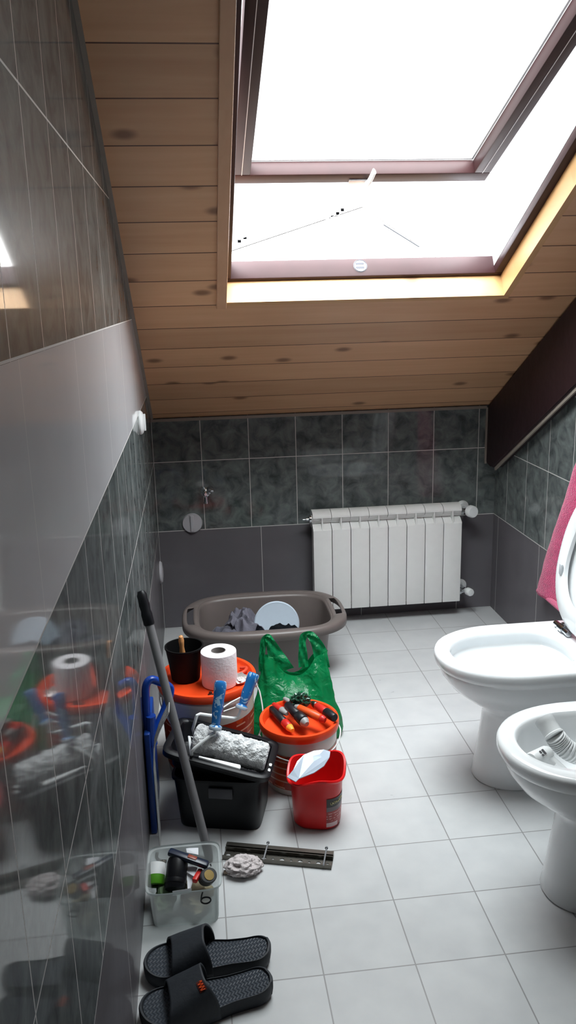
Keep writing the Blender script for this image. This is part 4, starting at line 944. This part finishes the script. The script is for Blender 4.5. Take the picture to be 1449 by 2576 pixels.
bm = NB(); blob(bm, (.05, -1.757, .034), (.024, .05, .024), 21, .25, 2, 4, -.024); c_tag(obj('green_sponge', bm, pm('dull_green_cloth', '#54684c', .9)), 'dull green bundle low in the left half of the clear box', 'bundle')
bm = NB(); blob(bm, (.125, -1.757, .03), (.036, .05, .026), 23, .25, 2, 4, -.024); c_tag(obj('beige_bundle', bm, pm('beige_cloth', '#8b8268', .9)), 'beige grey bundle low in the right half of the clear box', 'bundle')

# ================================================================ SLIPPERS
M_sole = pm('charcoal_foam', '#272b31', .6, var=.08, bump=.1, bscale=90)
def bed_mat():
    m, nt, b = newmat('ribbed_footbed'); tc = nt.nodes.new('ShaderNodeTexCoord'); sp = nt.nodes.new('ShaderNodeSeparateXYZ'); nt.links.new(tc.outputs['Object'], sp.inputs[0])
    x = E_(nt, sp.outputs[0]); y = E_(nt, sp.outputs[1])
    zg = ((y/.012).fract()-.5).abs()*.010
    w_ = ((x+zg)/.0075).fract(); w2 = ((w_-.5).abs()*2)
    nt.links.new(mix(nt, w2, lin('#2b3038'), lin('#3a414a')), b.inputs['Base Color']); b.inputs['Roughness'].default_value = .55
    bp = nt.nodes.new('ShaderNodeBump'); bp.inputs['Strength'].default_value = .8; bp.inputs['Distance'].default_value = .002; nt.links.new(w2.v, bp.inputs['Height']); nt.links.new(bp.outputs['Normal'], b.inputs['Normal']); return m
M_bed = bed_mat()
def slipper(label, c, rz, mir, logo):
    t = thing('slide_slipper', label, 'slipper', (c[0], c[1], 0), rz, 'pair of dark slide slippers', world=False)
    L = .274
    def half(u, side):     # u 0 toe .. 1 heel ; half width
        base = .0495*(1-abs((u-.30)/.34)**2.6*0.0)
        w_ = .049-.0125*min(1, max(0, (u-.30)/.38))+.001*math.sin(u*6)
        if u < .2: w_ *= max(0, 1-((.2-u)/.2)**2.3)**.5
        if u > .86: w_ *= max(0, 1-((u-.86)/.14)**2.4)**.5
        w_ += side*mir*.0035*math.sin(u*PI*1.6)*(u > .02)*(u < .98)
        return w_
    N = 44
    us = [.5-.5*math.cos(PI*i/N) for i in range(N+1)]
    def outline(scale, z, zf=0):
        o = []
        for u in us: o.append((-L/2+L*((u-.5)*scale+.5), half(u, 1)*scale if 0 < u < 1 else .002, z+zf*(max(0, (.18-u)/.18)**2*.6+max(0, (u-.8)/.2)**2)))
        for u in us[::-1]: o.append((-L/2+L*((u-.5)*scale+.5), -half(u, -1)*scale if 0 < u < 1 else -.002, z+zf*(max(0, (.18-u)/.18)**2*.6+max(0, (u-.8)/.2)**2)))
        return o
    bm = NB(); rings(bm, [outline(.95, .0008, .004), outline(.985, .005, .004), outline(1.0, .016, .006), outline(1.0, .028, .008), outline(.985, .032, .009), outline(.955, .032, .009), outline(.94, .028, .008), outline(.93, .012, .004)], True, True, True); obj('sole', bm, M_sole, t, 45)
    bm = NB(); rings(bm, [outline(.935, .0284, .008), outline(.8, .0268, .007), outline(.5, .026, .004)], True, False, True); obj('footbed', bm, M_bed, t, 60)
    # strap
    bm = NB(); NU, NVv = 20, 36; GG = []
    for j in range(NVv+1):
        th = PI*j/NVv; row = []
        for i in range(NU+1):
            f = i/NU
            side = math.cos(th)
            # front edge / back edge: wider at the sides, cut back towards the instep
            x0 = -L/2+L*(.225-.045*abs(side)**2*(1 if side*mir > 0 else .4)); x1 = -L/2+L*(.475+.075*abs(side)**2.2+.02*side*mir)
            x = x0+(x1-x0)*f; u = (x+L/2)/L
            hw_s = half(u, 1 if side > 0 else -1)+.0025
            zt_ = .050+.030*f
            y = hw_s*math.copysign(abs(side)**.62, side); z = .010+(zt_)*abs(math.sin(th))**.72
            row.append(bm.verts.new((x, y, z)))
        GG.append(row)
    for j in range(NVv):
        for i in range(NU): bm.faces.new((GG[j][i], GG[j][i+1], GG[j+1][i+1], GG[j+1][i]))
    st = obj('strap', bm, M_sole, t, 60, solid=.005)
    if logo:
        bm = NB(); cj = 27; p0 = []
        P_ = lambda f, th: (lambda side, x0, x1: Vector((x0+(x1-x0)*f, (half(((x0+(x1-x0)*f)+L/2)/L, 1 if side > 0 else -1)+.0025)*math.copysign(abs(side)**.62, side), .010+(.050+.030*f)*abs(math.sin(th))**.72)))(math.cos(th), -L/2+L*(.225-.045*abs(math.cos(th))**2*(1 if math.cos(th)*mir > 0 else .4)), -L/2+L*(.475+.075*abs(math.cos(th))**2.2+.02*math.cos(th)*mir))
        ths = [1.78+.16*i/30*2.6 for i in range(31)]
        grid = [[None]*4 for _ in ths]
        for i, th in enumerate(ths):
            for k, f in enumerate((.76, .82, .88, .93)):
                p = P_(f, th); ctr_ = Vector((p.x, 0, .02)); nrm = (p-ctr_).normalized(); grid[i][k] = bm.verts.new(p+nrm*.0034+Vector((-.001, 0, 0)))
        for i in range(30):
            for k in range(3): bm.faces.new((grid[i][k], grid[i+1][k], grid[i+1][k+1], grid[i][k+1]))
        lg = obj('logo_patch', bm, pm('dark_red_print', '#5c1d12', .5), st, 60, label='small orange red script logo')
        bm = NB()
        pts_ = []
        for i in range(60):
            g = i/59; th = ths[0]+(ths[-1]-ths[0])*(.08+.84*g); f = .845+.055*math.sin(g*20); p = P_(f, th); nrm = (p-Vector((p.x, 0, .02))).normalized(); pts_.append(p+nrm*.004+Vector((-.001, 0, 0)))
        tube(bm, pts_, .0011, 6); obj('script', bm, pm('orange_print_bright', '#e2551f', .5), lg, 60)
    return t
slipper('charcoal grey slide slipper nearest the clear storage box, without visible logo', (.147, -1.948), math.radians(3), 1, False)
slipper('charcoal grey slide slipper nearest the camera with a small orange logo on its strap', (.143, -2.054), math.radians(9), -1, True)

# ================================================================ OUTSIDE THE ROOF WINDOW
hs = thing('neighbour_house', 'bright white gabled house seen through the open gap of the roof window', 'house', (2.2, 9.5, 0))
bm = NB(); M_hw = pm('white_render', '#e8e6e2', .9, var=.02)
GP, GL, GR = atY(912, 522, 9.3), atY(560, 640, 9.3), atY(1075, 634, 9.3); GL = GP+(GL-GP)*1.5; GR = GP+(GR-GP)*3
prism(bm, [GP, GL, Vector((GL.x, 9.3, 0)), Vector((GR.x, 9.3, 0)), GR], (0, 3, 0)); obj('wall', bm, M_hw, hs, 0)
bm = NB(); U = Vector((0, -.02, .012)); prism(bm, [GP+U, GL+U, GL+U+Vector((0, 0, .12)), GP+U+Vector((0, 0, .12)), GR+U+Vector((0, 0, .12)), GR+U], (0, 3.1, 0)); obj('roof', bm, pm('pale_roof', '#e6e2de', .9, var=.02), hs, 0)
for px, py in ((602, 607), (616, 598), (630, 588), (643, 578), (656, 569), (668, 561), (798, 574), (811, 564), (824, 554), (836, 546), (849, 537), (861, 528)):
    p = atY(px, py, 9.29); bm = NB(); box(bm, p-Vector((.03, .01, .026)), p+Vector((.03, .02, .026)), .004); obj('wall_vent', bm, pm('grey_vent', '#7d7d80', .8), hs)
bm = NB(); tube(bm, [atY(965, 565, 9.27), atY(1055, 621, 9.27)], .011, 6); obj('cable', bm, M_tdark, hs)
